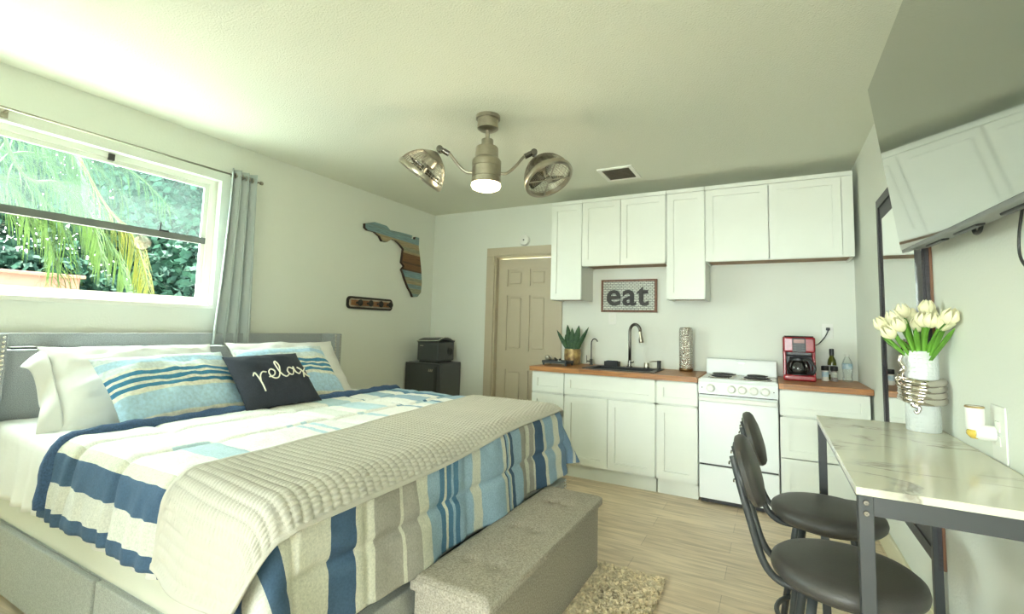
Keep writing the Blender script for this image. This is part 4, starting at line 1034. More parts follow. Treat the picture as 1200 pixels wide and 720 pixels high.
# pillows
def pillow_bm(w, h, th, mtx, seed=0, n=36, wr=.012, pinch=.10):
    bm = NB(); uvl = bm.loops.layers.uv.verify()
    def P(u, v, sgn):
        x, y = 2 * u - 1, 2 * v - 1
        k = max(0, (1 - abs(x) ** 2.6)) ** .55 * max(0, (1 - abs(y) ** 2.6)) ** .55
        ex = 1 - pinch * (1 - y * y) * 0 - pinch * .5 * (1 - abs(y) ** 2) * abs(x) ** 3
        ey = 1 - pinch * .5 * (1 - abs(x) ** 2) * abs(y) ** 3
        z = sgn * th / 2 * k
        z += wr * (nz(x * 2.4 + seed, y * 2.4, seed) + .5 * nz(x * 6 + seed, y * 6, seed + 3)) * (.25 + k) * sgn
        return mtx @ Vector((x * w / 2 * ex, y * h / 2 * ey, z))
    for sgn in (1, -1):
        V = [[bm.verts.new(P(i / n, j / n, sgn)) for j in range(n + 1)] for i in range(n + 1)]
        for i in range(n):
            for j in range(n):
                q = ((i, j), (i + 1, j), (i + 1, j + 1), (i, j + 1))
                f = bm.faces.new([V[a][b] for a, b in q]); 
                for lp, (a, b) in zip(f.loops, q): lp[uvl].uv = (a / n, b / n)
    bmesh.ops.remove_doubles(bm, verts=bm.verts, dist=.0006)
    return bm
def lean(c, ang, yaw=0, roll=0):
    # local x = along the headboard (+y world), local y = up, local z = out of the headboard (+x world)
    base = Matrix(((0, 0, 1), (1, 0, 0), (0, 1, 0))).to_4x4()
    return Matrix.Translation(c) @ Matrix.Rotation(yaw, 4, 'Z') @ Matrix.Rotation(-ang, 4, 'Y') @ base @ Matrix.Rotation(roll, 4, 'Z')
GP = 'pillows on the bed'
WL = lean((-3.02, 1.39, .895), .66, .03)
p1 = tag(obj('pillow', pillow_bm(.84, .50, .22, WL, 1, wr=.028, pinch=.16), M['linen'], smooth=True), 'plump white pillow at the near side with a loose open pillowcase end', 'pillow', GP)
bm = NB()
def flap(u, v):
    y = (v - .5) * .50 * (.92 - .12 * u); x = -.395 - u * (.060 + .03 * math.sin(v * 7 + 1)); z = .03 * math.sin(v * 9) * (.3 + u) + .035 * (1 - u) * math.sin(PI * v)
    p = WL @ Vector((x, y, z)); p.z -= .045 * u * u + .015 * u * math.sin(v * 14); return p
grid(bm, 10, 26, flap); o = obj('pillowcase_end', bm, M['linen'], p1, smooth=True); md = o.modifiers.new('thick', 'SOLIDIFY'); md.thickness = .003
tag(obj('pillow', pillow_bm(.86, .50, .20, lean((-3.03, 2.33, .90), .66, -.02), 5, wr=.028, pinch=.16), M['linen'], smooth=True), 'plump white pillow at the far side behind the second striped pillow', 'pillow', GP)
tag(obj('pillow', pillow_bm(.66, .45, .15, lean((-2.745, 1.415, .895), .82, .05, .03), 9, wr=.016), M['sham'], smooth=True), 'blue striped pillow on the near side, left of the navy cushion', 'pillow', GP)
tag(obj('pillow', pillow_bm(.64, .47, .15, lean((-2.775, 2.125, .905), .78, -.06, .02), 13, wr=.016), M['sham'], smooth=True), 'blue striped pillow on the far side, right of the navy cushion', 'pillow', GP)
t = thing('relax_cushion', 'navy square cushion with white relax lettering in front', 'cushion', (-2.6, 1.86, .76))
nm = lean((-2.595, 1.855, .905), .82, -.10, .03)
obj('cushion_body', pillow_bm(.46, .40, .13, nm, 21, wr=.010), M['navyp'], t, smooth=True)
def strokes(): # handwritten relax in local units (x right, y up)
    return [[(-.17, .035), (-.155, .05), (-.150, -.01), (-.152, -.07)], [(-.150, -.01), (-.138, .025), (-.118, .045), (-.100, .038)],
            [(-.100, .005), (-.07, .010), (-.055, .035), (-.070, .052), (-.088, .035), (-.088, .005), (-.07, -.012), (-.045, .0), (-.015, .06), (-.018, .10), (-.030, .085), (-.030, .02), (-.012, -.012), (.012, -.002)],
            [(.055, .030), (.035, .045), (.015, .025), (.018, .0), (.035, -.005), (.055, .025), (.062, .045), (.060, .010), (.075, -.005), (.095, .01)],
            [(.085, .04), (.105, .02), (.120, -.015), (.140, -.025)], [(.140, .035), (.115, .01), (.095, -.03)]]
bm = NB()
def kz(x, y):
    xx, yy = x / .23, y / .20
    return .065 * max(0, (1 - abs(xx) ** 2.6)) ** .55 * max(0, (1 - abs(yy) ** 2.6)) ** .55
for st in strokes():
    sp = spline([((a * math.cos(.10) - b * math.sin(.10)) * 1.10 + .040, (a * math.sin(.10) + b * math.cos(.10)) * 1.10 - .028, 0) for a, b in st], 8)
    tube(bm, [nm @ Vector((p.x, p.y, kz(p.x, p.y) + .009)) for p in sp], .0040, 8)
obj('lettering', bm, M['thread'], t, smooth=True)
t = thing('slim_device', 'slim dark flat device lying on the headboard ledge', 'device', (HX + .04, 1.03, 1.0725))
obj('shell', B(HX + .015, HX + .07, .935, 1.14, 1.0725, 1.082, bev=.003), M['black'], t)
obj('top_face', B(HX + .018, HX + .067, .94, 1.03, 1.082, 1.0845), M['white'], t)

# ---------------------------------------------------------------- bench and rug
bx0, bx1, by0, by1, bz = -1.120, -.795, 1.375, 2.535, .385
t = thing('storage_bench', 'long grey fabric storage bench at the foot of the bed', 'bench', ((bx0 + bx1) / 2, 1.95, 0))
obj('box', B(bx0 + .012, bx1 - .018, by0 + .016, by1 - .016, .022, bz - .052, bev=.006), M['bench_uph'], t)
def lidz(x, y):
    d = 0
    for r_ in (bx0 + .11, bx1 - .11):
        for k in range(3):
            yy = by0 + .22 + k * .36
            q = math.hypot((x - r_), (y - yy)); d -= .013 * math.exp(-(q / .03) ** 2)
            d -= .004 * math.exp(-abs(x - r_) / .008) * math.exp(-(abs(y - yy) / .10) ** 2)
    return d
bm = NB(); box(bm, bx0, bx1, by0, by1, bz - .05, bz - .012, bev=.008, seg=3)
obj('lid', bm, M['bench_uph'], t, smooth='auto')
def pad(u, v):
    x = bx0 + .001 + u * (bx1 - bx0 - .002); y = by0 + .001 + v * (by1 - by0 - .002)
    e = min(x - bx0, bx1 - x, y - by0, by1 - y)
    return Vector((x, y, bz - .020 + .020 * (1 - max(0, 1 - e / .03) ** 2) + lidz(x, y) + .002 * nz(x * 8, y * 8)))
bm = NB(); grid(bm, 50, 150, pad); obj('lid_pad', bm, M['bench_uph'], t, smooth=True)
[obj('tuft_button', lathe(NB(), [(.007, 0), (.006, .004), (0, .005)], Matrix.Translation((r_, by0 + .22 + k * .36, bz - .0145)), 10), M['bench_uph'], t, smooth=True) for r_ in (bx0 + .11, bx1 - .11) for k in range(3)]
[obj('foot', LT(a, b, [(.02, .0105), (.018, .023)], 12), M['black'], t) for a in (bx0 + .05, bx1 - .05) for b in (by0 + .06, by1 - .06)]

gx0, gx1, gy0, gy1 = -1.05, -.485, 1.42, 2.585
t = thing('shaggy_rug', 'small beige shaggy rug on the floor under the bench', 'rug', ((gx0 + gx1) / 2, 2.0, 0))
obj('backing', B(gx0, gx1, gy0, gy1, .001, .009), M['rug'], t)
bm = NB(); rnd = random.Random(3)
for i in range(11000):
    x = rnd.uniform(gx0, gx1); y = rnd.uniform(gy0, gy1); a = rnd.uniform(0, 2 * PI); h = rnd.uniform(.012, .022); w = rnd.uniform(.004, .007); l = rnd.uniform(.004, .016)
    if x < bx1 - .02 and y < by1 - .02: 
        if x < bx1 - .05: continue
        h *= .35
    dx, dy = math.cos(a), math.sin(a); px2, py2 = -dy * w, dx * w
    v = [bm.verts.new((x - px2, y - py2, .008)), bm.verts.new((x + px2, y + py2, .008)), bm.verts.new((x + px2 + dx * l, y + py2 + dy * l, .008 + h)), bm.verts.new((x - px2 + dx * l, y - py2 + dy * l, .008 + h)), bm.verts.new((x + dx * l * 2, y + dy * l * 2, .008 + h * .9))]
    bm.faces.new(v[:4]); bm.faces.new((v[3], v[2], v[4]))
obj('pile', bm, M['rug'], t)['kind'] = 'stuff'

# ---------------------------------------------------------------- bar table
tx0, tx1, ty0, ty1, tz = .168, .574, 1.408, 2.540, .904
t = thing('bar_table', 'narrow marble topped bar table with black metal legs along the right wall', 'table', ((tx0 + tx1) / 2, 1.97, 0))
obj('tabletop', B(tx0, tx1, ty0, ty1, tz - .018, tz, bev=.0015), M['marble'], t)
lg = .030
bm = NB(); za, zb_ = tz - .062, tz - .019
box(bm, tx0 + .004, tx1 - .004, ty0 + .004, ty0 + .030, za, zb_); box(bm, tx0 + .004, tx1 - .004, ty1 - .030, ty1 - .004, za, zb_)
box(bm, tx0 + .004, tx0 + .026, ty0 + .03, ty1 - .03, zb_ - .012, zb_); box(bm, tx1 - .026, tx1 - .004, ty0 + .03, ty1 - .03, zb_ - .012, zb_)
obj('apron', bm, M['blackmet'], t)
for a in (tx0 + .004, tx1 - .004 - lg):
    for b in (ty0 + .003, ty1 - .003 - lg):
        l = obj('leg', B(a, a + lg, b, b + lg, .001, tz - .019, bev=.002), M['blackmet'], t)
        if b < 2:
            [obj('bolt', lathe(NB(), [(.0065, 0), (.0055, .004), (.002, .004), (.002, .002), (0, .002)], frame((a + lg / 2, b - .0005, z), (0, -1, 0)), 14), M['darksteel'], l, smooth='auto') for z in (tz - .034, tz - .058)]
obj('cross_bar', B(tx0 + .03, tx1 - .03, ty1 - .03, ty1 - .006, .525, .565), M['blackmet'], t); obj('cross_bar', B(tx0 + .03, tx1 - .03, ty0 + .005, ty0 + .03, .22, .25), M['blackmet'], t)

# stools
def stool(c, lab, yaw):
    c = Vector(c); t = thing('bar_stool', lab, 'stool', c, 'black bar stools'); RZm = Matrix.Translation(c) @ Matrix.Rotation(yaw, 4, 'Z')
    def w(x, y, z): return RZm @ Vector((x, y, z))
    obj('seat', lathe(NB(), [(0, .556), (.150, .556), (.172, .560), (.183, .572), (.186, .585), (.182, .600), (.168, .611), (.14, .616), (.07, .619), (0, .620)], RZm, 56), M['leather'], t, smooth='auto')
    obj('seat_pan', lathe(NB(), [(0, .545), (.13, .545), (.135, .556), (0, .5558)], RZm, 32), M['blackmet'], t)
    for sx in (1, -1):
        for sy in (1, -1):
            obj('leg', tube(NB(), [w(sx * .085, sy * .085, .55), w(sx * .10, sy * .10, .45), w(sx * .155, sy * .155, .003)], .0125, 12), M['blackmet'], t, smooth=True)
    k = .128
    obj('footrest_ring', tube(NB(), [w(.172 * math.cos(a), .172 * math.sin(a), .20) for a in [2 * PI * i / 40 for i in range(40)]], .009, 8, closed=True), M['blackmet'], t, smooth=True)
    for sy in (1, -1):
        obj('back_post', tube(NB(), spline([w(.02, sy * .07, .549), w(-.10, sy * .07, .548), w(-.165, sy * .072, .556), (w(-.205, sy * .074, .60)), w(-.235, sy * .078, .70), w(-.262, sy * .075, .80), w(-.282, sy * .07, .885)], 7), .0105, 10), M['blackmet'], t, smooth=True)
    bc = Vector((-.243, 0, .835)); tilt = math.radians(17)
    BM_ = RZm @ Matrix.Translation(bc) @ Matrix.Rotation(-tilt, 4, 'Y')
    Fz = BM_ @ Matrix(((0, 0, 1, 0), (1, 0, 0, 0), (0, 1, 0, 0), (0, 0, 0, 1)))
    obj('backrest', lathe(NB(), [(0, -.012), (.90, -.012), (.97, -.008), (1, .004), (.96, .016), (.85, .024), (.5, .031), (0, .033)], Fz, 48, sx=.165, sy=.103), M['leather'], t, smooth='auto')
    obj('backrest_plate', lathe(NB(), [(0, -.018), (.92, -.018), (.92, -.0125), (0, -.0125)], Fz, 40, sx=.15, sy=.09), M['blackmet'], t)
    for sy in (1, -1):
        for zz in (.815, .865):
            p = w(-.266 - (zz - .815) * .24 - .008, sy * .074, zz)
            obj('screw', lathe(NB(), [(.006, 0), (.005, .004), (0, .005)], frame(p + Vector((-.004, 0, 0)), (-1, 0, .2)), 10), M['darksteel'], t)
    return t
stool((.172, 1.705, 0), 'black leather bar stool nearest the camera with oval backrest', .03)
stool((.172, 2.215, 0), 'black leather bar stool farther away behind the nearest stool', .03)

# ---------------------------------------------------------------- mirror, TV
my0, my1, mz0, mz1 = 2.505, 3.425, .362, 2.052
t = thing('wall_mirror', 'large dark framed rectangular mirror on the right wall behind the bar table', 'mirror', (XR, (my0 + my1) / 2, mz0))
fx0 = XR - .030
bm = NB(); fwid = .15
for q in ((my0, my0 + fwid, mz0, mz1), (my1 - fwid, my1, mz0, mz1), (my0 + fwid, my1 - fwid, mz0, mz0 + fwid), (my0 + fwid, my1 - fwid, mz1 - fwid, mz1)):
    box(bm, fx0 + .006, XR - .0015, *q)
for q in ((my0 + .012, my0 + .06, mz0 + .012, mz1 - .012), (my1 - .06, my1 - .012, mz0 + .012, mz1 - .012), (my0 + .06, my1 - .06, mz0 + .012, mz0 + .06), (my0 + .06, my1 - .06, mz1 - .06, mz1 - .012)):
    box(bm, fx0 - .002, fx0 + .008, *q)
obj('mirror_frame', bm, M['frame_dark'], t)
obj('mirror_glass', B(fx0 + .002, fx0 + .0058, my0 + fwid - .01, my1 - fwid + .01, mz0 + fwid - .01, mz1 - fwid + .01), M['mirror'], t)
obj('frame_edge', B(XR - .011, XR - .002, my0 - .004, my0 + .001, mz0, mz1), M['brownedge'], t, label='brown wooden outer edge')

Bq = Vector((.474, 2.456, 1.598)); Tq = Vector((.378, 2.424, 2.301)); L1 = Vector((.0187, .9987, .0483)).normalized()
upv = (Tq - Bq); upv = (upv - L1 * upv.dot(L1)).normalized(); nrm = L1.cross(upv)   # out of the screen
if nrm.x > 0: nrm = -nrm
TW, TH = 1.42, .71
tvc = Bq - L1 * TW / 2 + upv * TH / 2
TM = Matrix((L1, upv, nrm)).transposed().to_4x4(); TM.translation = tvc
t = thing('television', 'large flat television tilted down on the right wall above the bar table', 'television', tuple(tvc))
bm = NB(); obox(bm, TM @ Matrix.Translation((0, 0, -.012)), TW, TH, .022, bev=.003); obj('panel', bm, M['tvback'], t)
bm = NB(); obox(bm, TM @ Matrix.Translation((0, .004, .0003)), TW - .008, TH - .014, .003); obj('screen', bm, M['tvglass'], t)
bm = NB(); obox(bm, TM @ Matrix.Translation((0, -.06, -.057)), TW - .04, TH - .13, .070, bev=.012, seg=3)
bk = obj('rear_housing', bm, M['tvback'], t)
bm = NB(); bm.free()
for dx_ in (-.25, .12, .45):
    bm = NB(); obox(bm, TM @ Matrix.Translation((dx_, -TH / 2 + .004, -.055)), .20, .010, .022, bev=.003); obj('speaker_vent', bm, M['black'], bk)
mc = TM @ Vector((0, 0, -.094))
bm = NB(); obox(bm, TM @ Matrix.Translation((0, 0, -.095)), .42, .05, .010); obox(bm, TM @ Matrix.Translation((.15, 0, -.095)), .03, .42, .010); obox(bm, TM @ Matrix.Translation((-.15, 0, -.095)), .03, .42, .010)
box(bm, XR - .012, XR - .001, mc.y - .15, mc.y + .15, mc.z - .12, mc.z + .12)
tube(bm, [mc, (XR - .01, mc.y, mc.z)], .018, 8)
obj('wall_bracket', bm, M['blackmet'], t)
def wallp(y, z, o=.02): return (XR - o, y, z)
bm = NB()
tube(bm, spline([wallp(2.02, 1.70), wallp(1.985, 1.62), wallp(1.965, 1.585), wallp(1.925, 1.585), wallp(1.91, 1.62), wallp(1.91, 1.70)], 6), .006, 8)
tube(bm, spline([wallp(1.82, 1.70), wallp(1.80, 1.645), wallp(1.765, 1.62), wallp(1.70, 1.63), wallp(1.66, 1.70)], 6), .0035, 8)
tube(bm, spline([wallp(1.60, 1.68), wallp(1.64, 1.60), wallp(1.675, 1.52), wallp(1.67, 1.46), wallp(1.60, 1.41)], 6), .0035, 8)
obj('cable', bm, M['black'], t, smooth=True)

# ---------------------------------------------------------------- vase with tulips, diffuser
vx, vy = .503, 2.385
t = thing('honeycomb_vase', 'white honeycomb textured vase wrapped by a silver tentacle on bar table', 'vase', (vx, vy, tz))
obj('vessel', LT(vx, vy, [(.050, tz + .0005), (.0525, tz + .004), (.0525, tz + .298), (.050, tz + .302), (.047, tz + .298), (.047, tz + .02), (0, tz + .02)], 48, cap=False, sy=1.0), M['honey'], t, smooth='auto')
bm = NB(); c0 = Vector((vx, vy, 0))
for k in range(4):
    zz = tz + .118 + k * .0225
    pts = []
    for i in range(37):
        a = math.radians(-235 + i * 250 / 36); rr = .0615 + .0015 * math.sin(i * .5 + k)
        pts.append(c0 + Vector((rr * math.cos(a), rr * math.sin(a), zz + .004 * math.sin(i * .22))))
    tube(bm, pts, [.0150 * min(1, .35 + i / 5, .35 + (36 - i) / 5) for i in range(37)], 10)
pts = spline([c0 + Vector((-.060, -.01, tz + .19)), c0 + Vector((-.066, -.025, tz + .215)), c0 + Vector((-.058, -.035, tz + .235)), c0 + Vector((-.068, -.03, tz + .262)), c0 + Vector((-.062, -.03, tz + .285))], 6)
tube(bm, pts, [.013 - .0055 * i / (len(pts) - 1) for i in range(len(pts))], 10)
pts = spline([c0 + Vector((-.035, -.052, tz + .125)), c0 + Vector((-.04, -.056, tz + .10)), c0 + Vector((-.022, -.062, tz + .092)), c0 + Vector((-.030, -.064, tz + .072)), c0 + Vector((-.038, -.062, tz + .082))], 6)
tube(bm, pts, [.010 - .006 * i / (len(pts) - 1) for i in range(len(pts))], 10)
pts = spline([c0 + Vector((-.052, .0, tz + .17)), c0 + Vector((-.075, -.015, tz + .175)), c0 + Vector((-.078, -.02, tz + .195)), c0 + Vector((-.066, -.025, tz + .20))], 6)
tube(bm, pts, [.009 - .004 * i / (len(pts) - 1) for i in range(len(pts))], 10)
obj('tentacle_wrap', bm, mat('polished_silver', (.62, .57, .53), .09, metal=1), t, smooth=True, label='polished silver tentacle coils')
GT = 'cream tulips in the honeycomb vase'
def tulip(hx, hy, hz, lab, rz, op=1.0):
    base = Vector((vx + rz[0] * .02, vy + rz[1] * .02, tz + .27)); head = Vector((hx, hy, hz))
    t = thing('tulip', lab, 'flower', tuple(base), GT)
    d0 = (head - base); mid = base + d0 * .55 + Vector((0, 0, .02))
    sp = spline([Vector((vx + rz[0] * .012, vy + rz[1] * .012, tz + .06)), base, mid, head], 6)
    obj('stem', tube(NB(), sp, .0032, 6), M['green'], t, smooth=True)
    ax = (head - mid).normalized(); ax = (ax + Vector((0, 0, .5))).normalized()
    F = frame(head, ax)
    for k in range(6):
        a0 = 2 * PI * k / 6 + hx * 40; inner = k % 2; bm = NB()
        def pet(u, v):
            ww = .62 * math.sin(PI * min(.97, .20 + .77 * v)) ** .55
            r = (.0255 * op * math.sin(PI * (.12 + .74 * v)) + .0012) * (.90 if inner else 1)
            a = a0 + (u - .5) * 2 * ww * .95
            return F @ Vector((r * math.cos(a), r * math.sin(a), -.004 + .060 * v - .004 * (2 * u - 1) ** 2 * v))
        grid(bm, 6, 9, pet); o = obj('petal', bm, M['tulip'], t, smooth=True); md = o.modifiers.new('thick', 'SOLIDIFY'); md.thickness = .0012
def at_y(px, py, y):
    r = ray(px, py); return Vector((0, 0, CAMH)) + r * (y / r.y)
LC = 'cream tulip in the middle of the bunch in the honeycomb vase'
heads = [((1038, 378), 2.40, 'leftmost cream tulip of the bunch, leaning out to the left'), ((1046, 386), 2.33, 'low cream tulip just right of the leftmost one, drooping forward'), ((1050, 371), 2.36, LC), ((1059, 364), 2.42, LC), ((1068, 369), 2.44, LC), ((1056, 378), 2.32, LC),
         ((1085, 360), 2.38, 'topmost cream tulip of the bunch above the vase centre'), ((1081, 373), 2.31, LC), ((1090, 373), 2.29, LC), ((1076, 379), 2.36, LC), ((1103, 376), 2.28, LC), ((1110, 368), 2.22, 'large pale cream tulip at the right of the bunch'), ((1119, 374), 2.27, 'rightmost cream tulip of the bunch, close to the right wall'), ((1096, 366), 2.45, LC)]
for (pp, yy, lab) in heads:
    h = at_y(pp[0], pp[1], yy)
    h.x = min(h.x, XR - .032); h.z -= .028
    dd = Vector((h.x - vx, h.y - vy, 0)); 
    if dd.length > 0: dd = dd / max(.06, dd.length)
    tulip(h.x, h.y, h.z, lab, dd, 1.0)
# long tulip leaves belong to the bunch
t = thing('tulip_leaves', 'long green tulip leaves fanning out of the honeycomb vase', 'leaves', (vx, vy, tz + .29), 'tulip foliage')
rnd = random.Random(5)
for k, (ex, ez, ey) in enumerate([(-.125, .075, -.03), (-.10, .09, -.06), (-.06, .115, -.075), (-.03, .09, -.08), (.005, .135, -.08), (.035, .10, -.09), (.055, .125, -.10), (.062, .09, -.14), (-.115, .05, .0), (-.09, .11, .02), (.02, .12, .03), (-.03, .13, .04)]):
    ba = Vector((vx + ex * .28, vy + ey * .4, tz + .27)); tp = Vector((min(vx + ex, XR - .012), vy + ey * 1.2, tz + .30 + ez))
    blade(ba, tp, .021, (ex * .10, 0, .012), M['green'], 'leaf', t, (1, .2, 0))

t = thing('scent_diffuser', 'white plug-in scent diffuser with golden oil on the right wall', 'diffuser', (XR - .05, 1.95, .96))
dx, dy = XR - .047, 1.955
z0 = .985
obj('holder', LT(dx, dy, [(0, z0 + .002), (.020, z0 + .002), (.0225, z0 + .008), (.0225, z0 + .066), (.021, z0 + .070), (.018, z0 + .066), (0, z0 + .06)], 28), M['white'], t, smooth='auto')
obj('rim_ring', LT(dx, dy, [(.0227, z0 + .066), (.0232, z0 + .069), (.0215, z0 + .0715)], 28, cap=False), M['gold'], t, smooth='auto')
obj('oil_bulb', LT(dx, dy, [(0, z0 - .026), (.012, z0 - .024), (.021, z0 - .013), (.021, z0 - .004), (.017, z0 + .002), (0, z0 + .002)], 24), M['oil'], t, smooth=True)
obj('plug_base', lathe(NB(), [(.022, 0), (.022, .03), (.016, .042), (0, .042)], frame((XR - .0095, dy - .012, z0 - .004), (-1, 0, 0)), 24), M['white'], t, smooth='auto')

# ---------------------------------------------------------------- outside
struct('ground', B(-16, XL - T - .01, -8, 12, -.25, -.15), M['ground'])
struct('patio_ground', B(-8, 6, -12, YF - T - .01, -.25, -.15), M['ground'])
t = thing('garden_wall', 'low terracotta garden wall seen through the window at left', 'wall', (-7.6, 1.3, -.15))
obj('wall_body', B(-7.7, -7.5, -3, 2.62, -.15, 1.70), M['terracotta'], t)
obj('coping', B(-7.76, -7.44, -3, 2.66, 1.70, 1.74, bev=.01), M['terracotta'], t)
def leafball(name, lab, cat, c, R3, n, m, size, rnd, grp=None, shell=.25):
    t = thing(name, lab, cat, (c[0], c[1], -.15), grp)
    obj('trunk', tube(NB(), [(c[0], c[1], -.15), (c[0] + .05, c[1], c[2] * .5), (c[0], c[1] + .03, c[2])], [.09, .07, .04], 8), M['trunk'], t, smooth=True)
    bm = NB()
    for i in range(n):
        v = Vector((rnd.gauss(0, 1), rnd.gauss(0, 1), rnd.gauss(0, 1))).normalized() * (shell + (1 - shell) * rnd.random())
        f = 1 + .25 * nz(v.x * 2.5 + c[1], v.y * 2.5, v.z * 2.5)
        p = Vector((c[0] + v.x * R3[0] * f, c[1] + v.y * R3[1] * f, c[2] + v.z * R3[2] * f))
        a = Vector((rnd.uniform(-1, 1), rnd.uniform(-1, 1), rnd.uniform(-1, .6))).normalized() * size * rnd.uniform(.6, 1.3); b = a.cross(Vector((rnd.uniform(-1, 1), rnd.uniform(-1, 1), rnd.uniform(-1, 1)))).normalized() * a.length * .32
        q = [bm.verts.new(p), bm.verts.new(p + a * .5 + b), bm.verts.new(p + a), bm.verts.new(p + a * .5 - b)]
        bm.faces.new(q)
    o = obj('foliage', bm, m, t); o['kind'] = 'stuff'
    return t
rnd = random.Random(11)
GS = 'shrubs and trees beyond the window'
leafball('shrub', 'dark green shrub behind the right end of the window glass', 'shrub', (-7.4, 4.25, 1.25), (.85, 1.15, 1.25), 22000, M['hedge'], .13, rnd, GS)
leafball('shrub', 'dark green shrub behind the middle of the lower window pane', 'shrub', (-8.7, 2.55, 1.1), (.75, 1.15, 1.1), 20000, M['hedge'], .13, rnd, GS)
leafball('shrub', 'dark green shrub behind the terracotta garden wall', 'shrub', (-10.0, 1.3, 1.35), (.8, 1.0, .85), 14000, M['hedge2'], .12, rnd, GS)
leafball('tree', 'tall leafy tree rising behind the upper window pane', 'tree', (-10.4, 5.2, 3.2), (1.2, 2.0, 2.0), 25000, M['hedge2'], .15, rnd, GS, .3)
leafball('tree', 'tall leafy tree at the left of the upper window pane', 'tree', (-12.4, 2.2, 4.1), (1.2, 2.4, 2.0), 24000, M['hedge2'], .15, rnd, GS, .3)

# palm: drooping fronds hang in front of the window
t = thing('palm_tree', 'palm tree with drooping feathery fronds just outside the window', 'palm', (-6.3, .7, -.15))
obj('trunk', tube(NB(), spline([(-6.3, .7, -.15), (-6.25, .72, 1.5), (-6.3, .75, 3.7)], 6), [.16] * 6 + [.13] * 6 + [.12], 12), M['trunk'], t, smooth=True)
crown = Vector((-6.3, .75, 3.75))
def frond(ctrl, ln, m, rnd, dens=48):
    sp = spline(ctrl, 14); bm = NB(); tube(bm, sp, [.016 - .012 * i / (len(sp) - 1) for i in range(len(sp))], 6)
    k = len(sp)
    for i in range(dens):
        s = .16 + .84 * i / dens; ii = s * (k - 1); i0 = min(k - 2, int(ii)); p = sp[i0].lerp(sp[i0 + 1], ii - i0); tg = (sp[min(k - 1, i0 + 2)] - sp[i0]).normalized()
        sd = tg.cross(Vector((0, 0, 1)))
        if sd.length < .1: sd = Vector((0, 1, 0))
        sd.normalize()
        for sg in (1, -1):
            l = ln * (.55 + .5 * math.sin(PI * (.15 + .75 * s))) * rnd.uniform(.8, 1.1)
            d1 = (sd * sg * rnd.uniform(.35, .9) + tg * .6 + Vector((0, 0, rnd.uniform(-.35, 0)))).normalized(); w = .0055
            q0, q1, q2 = p, p + d1 * l * .5 - Vector((0, 0, .06 * l)), p + d1 * l * .8 - Vector((0, 0, .5 * l))
            n_ = d1.cross(Vector((0, 0, 1))); n_ = n_.normalized() if n_.length > .05 else Vector((1, 0, 0))
            n_ = (n_ + Vector((0, 0, .5 * sg))).normalized()
            v = [bm.verts.new(q0 - n_ * w * .5), bm.verts.new(q0 + n_ * w * .5), bm.verts.new(q1 + n_ * w), bm.verts.new(q1 - n_ * w), bm.verts.new(q2)]
            bm.faces.new(v[:4]); bm.faces.new((v[3], v[2], v[4]))
    obj('frond', bm, m, t, smooth=False)
def O(px, py, x): return on_x(px, py, x)
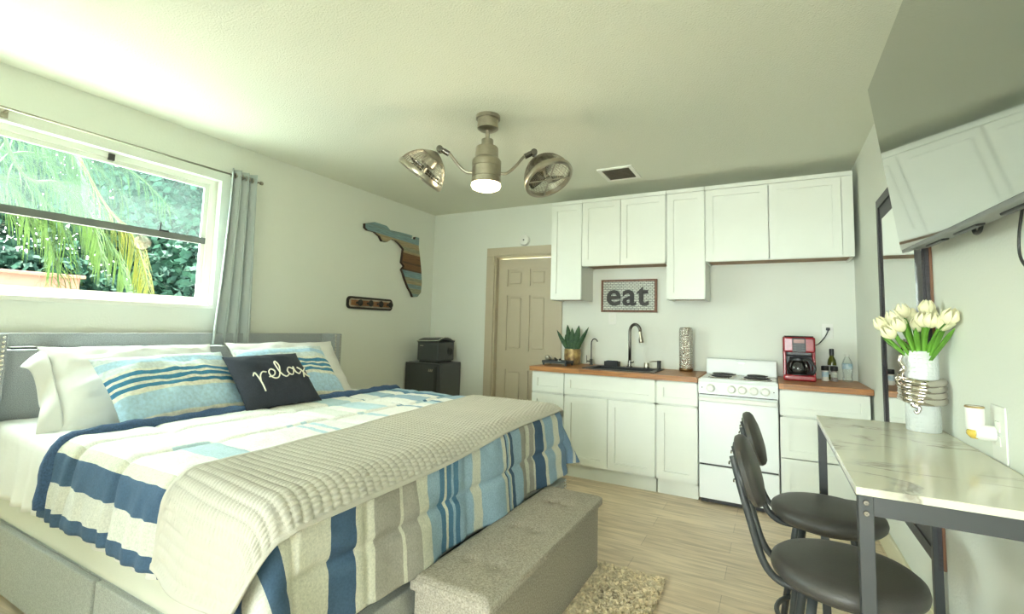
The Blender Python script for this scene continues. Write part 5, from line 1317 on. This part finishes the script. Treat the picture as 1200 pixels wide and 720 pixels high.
for pxs, x, ln, m in (
    ([(120, 235), (150, 268), (166, 305), (174, 340)], -5.5, .40, M['frondy']),
    ([(105, 225), (138, 255), (156, 290), (164, 325)], -5.7, .42, M['frond']),
    ([(85, 245), (120, 272), (140, 305), (146, 335)], -5.3, .36, M['frond']),
    ([(5, 235), (45, 258), (62, 295), (60, 335)], -5.6, .36, M['frond']),
    ([(20, 195), (70, 215), (105, 250), (118, 300)], -5.0, .36, M['frond']),
    ([(10, 120), (60, 150), (90, 190), (95, 225)], -5.1, .40, M['frond']),
    ([(40, 215), (62, 245), (76, 275), (70, 320)], -5.4, .38, M['frond']),
    ([(70, 220), (95, 245), (110, 275), (118, 300)], -5.9, .38, M['frond']),
    ([(-10, 165), (40, 180), (80, 205), (110, 240)], -5.3, .42, M['frond']),
    ([(-20, 140), (50, 165), (110, 195), (150, 235)], -5.8, .42, M['frond']),
    ([(30, 150), (100, 175), (160, 205), (200, 245)], -6.2, .40, M['frond']),
    ([(-40, 190), (0, 205), (25, 230), (35, 270)], -5.2, .36, M['frond'])):
    pts = [O(a, b, x) for a, b in pxs]
    frond([crown, crown.lerp(pts[0], .55) + Vector((.1, 0, .45))] + pts, ln, m, rnd)

# ---------------------------------------------------------------- light
w = bpy.data.worlds.new('sky'); S.world = w; w.use_nodes = True
bgn = w.node_tree.nodes['Background']; bgn.inputs[0].default_value = (.90, 1.0, .99, 1); bgn.inputs[1].default_value = 13.0
def portal(name, loc, rot, sx, sy):
    l = bpy.data.lights.new(name, 'AREA'); l.shape = 'RECTANGLE'; l.size = sx; l.size_y = sy; l.cycles.is_portal = True
    o = bpy.data.objects.new(name, l); COL.objects.link(o); o.location = loc; o.rotation_euler = rot
portal('window_portal', (XL - T - .01, (WY0 + WY1) / 2, (WZ0 + WZ1) / 2), (0, -PI / 2, 0), WZ1 - WZ0, WY1 - WY0)
portal('fill_window_portal', ((GX0 + GX1) / 2, YF - T - .01, (GZ0 + GZ1) / 2), (-PI / 2 + PI, 0, 0), GX1 - GX0, GZ1 - GZ0)  # sky sampling for the added fill glazing
sun = bpy.data.lights.new('sun', 'SUN'); sun.energy = 40; sun.angle = .02; sun.color = (1, .95, .84)
so = bpy.data.objects.new('sun', sun); COL.objects.link(so); so.rotation_euler = Vector((-.25, -.13, .96)).to_track_quat('Z', 'Y').to_euler()
pl_ = bpy.data.lights.new('fan_lamp', 'POINT'); pl_.energy = 5; pl_.color = (1, .83, .56); pl_.shadow_soft_size = .07
hl = bpy.data.lights.new('hall_lamp', 'POINT'); hl.energy = 25; hl.color = (1, .9, .7); hl.shadow_soft_size = .1
ho = bpy.data.objects.new('hall_lamp', hl); COL.objects.link(ho); ho.location = (-2.3, YB + .7, 2.3)
po = bpy.data.objects.new('fan_lamp', pl_); COL.objects.link(po); po.location = (fc.x, fc.y, 2.02)

S.view_settings.view_transform = 'Standard'; S.view_settings.look = 'None'; S.view_settings.exposure = 0.72; S.view_settings.gamma = 1
S.view_settings.use_curve_mapping = False
S.cycles.use_denoising = True
S.cycles.max_bounces = 10; S.cycles.diffuse_bounces = 6; S.cycles.transparent_max_bounces = 12; S.cycles.sample_clamp_indirect = 6
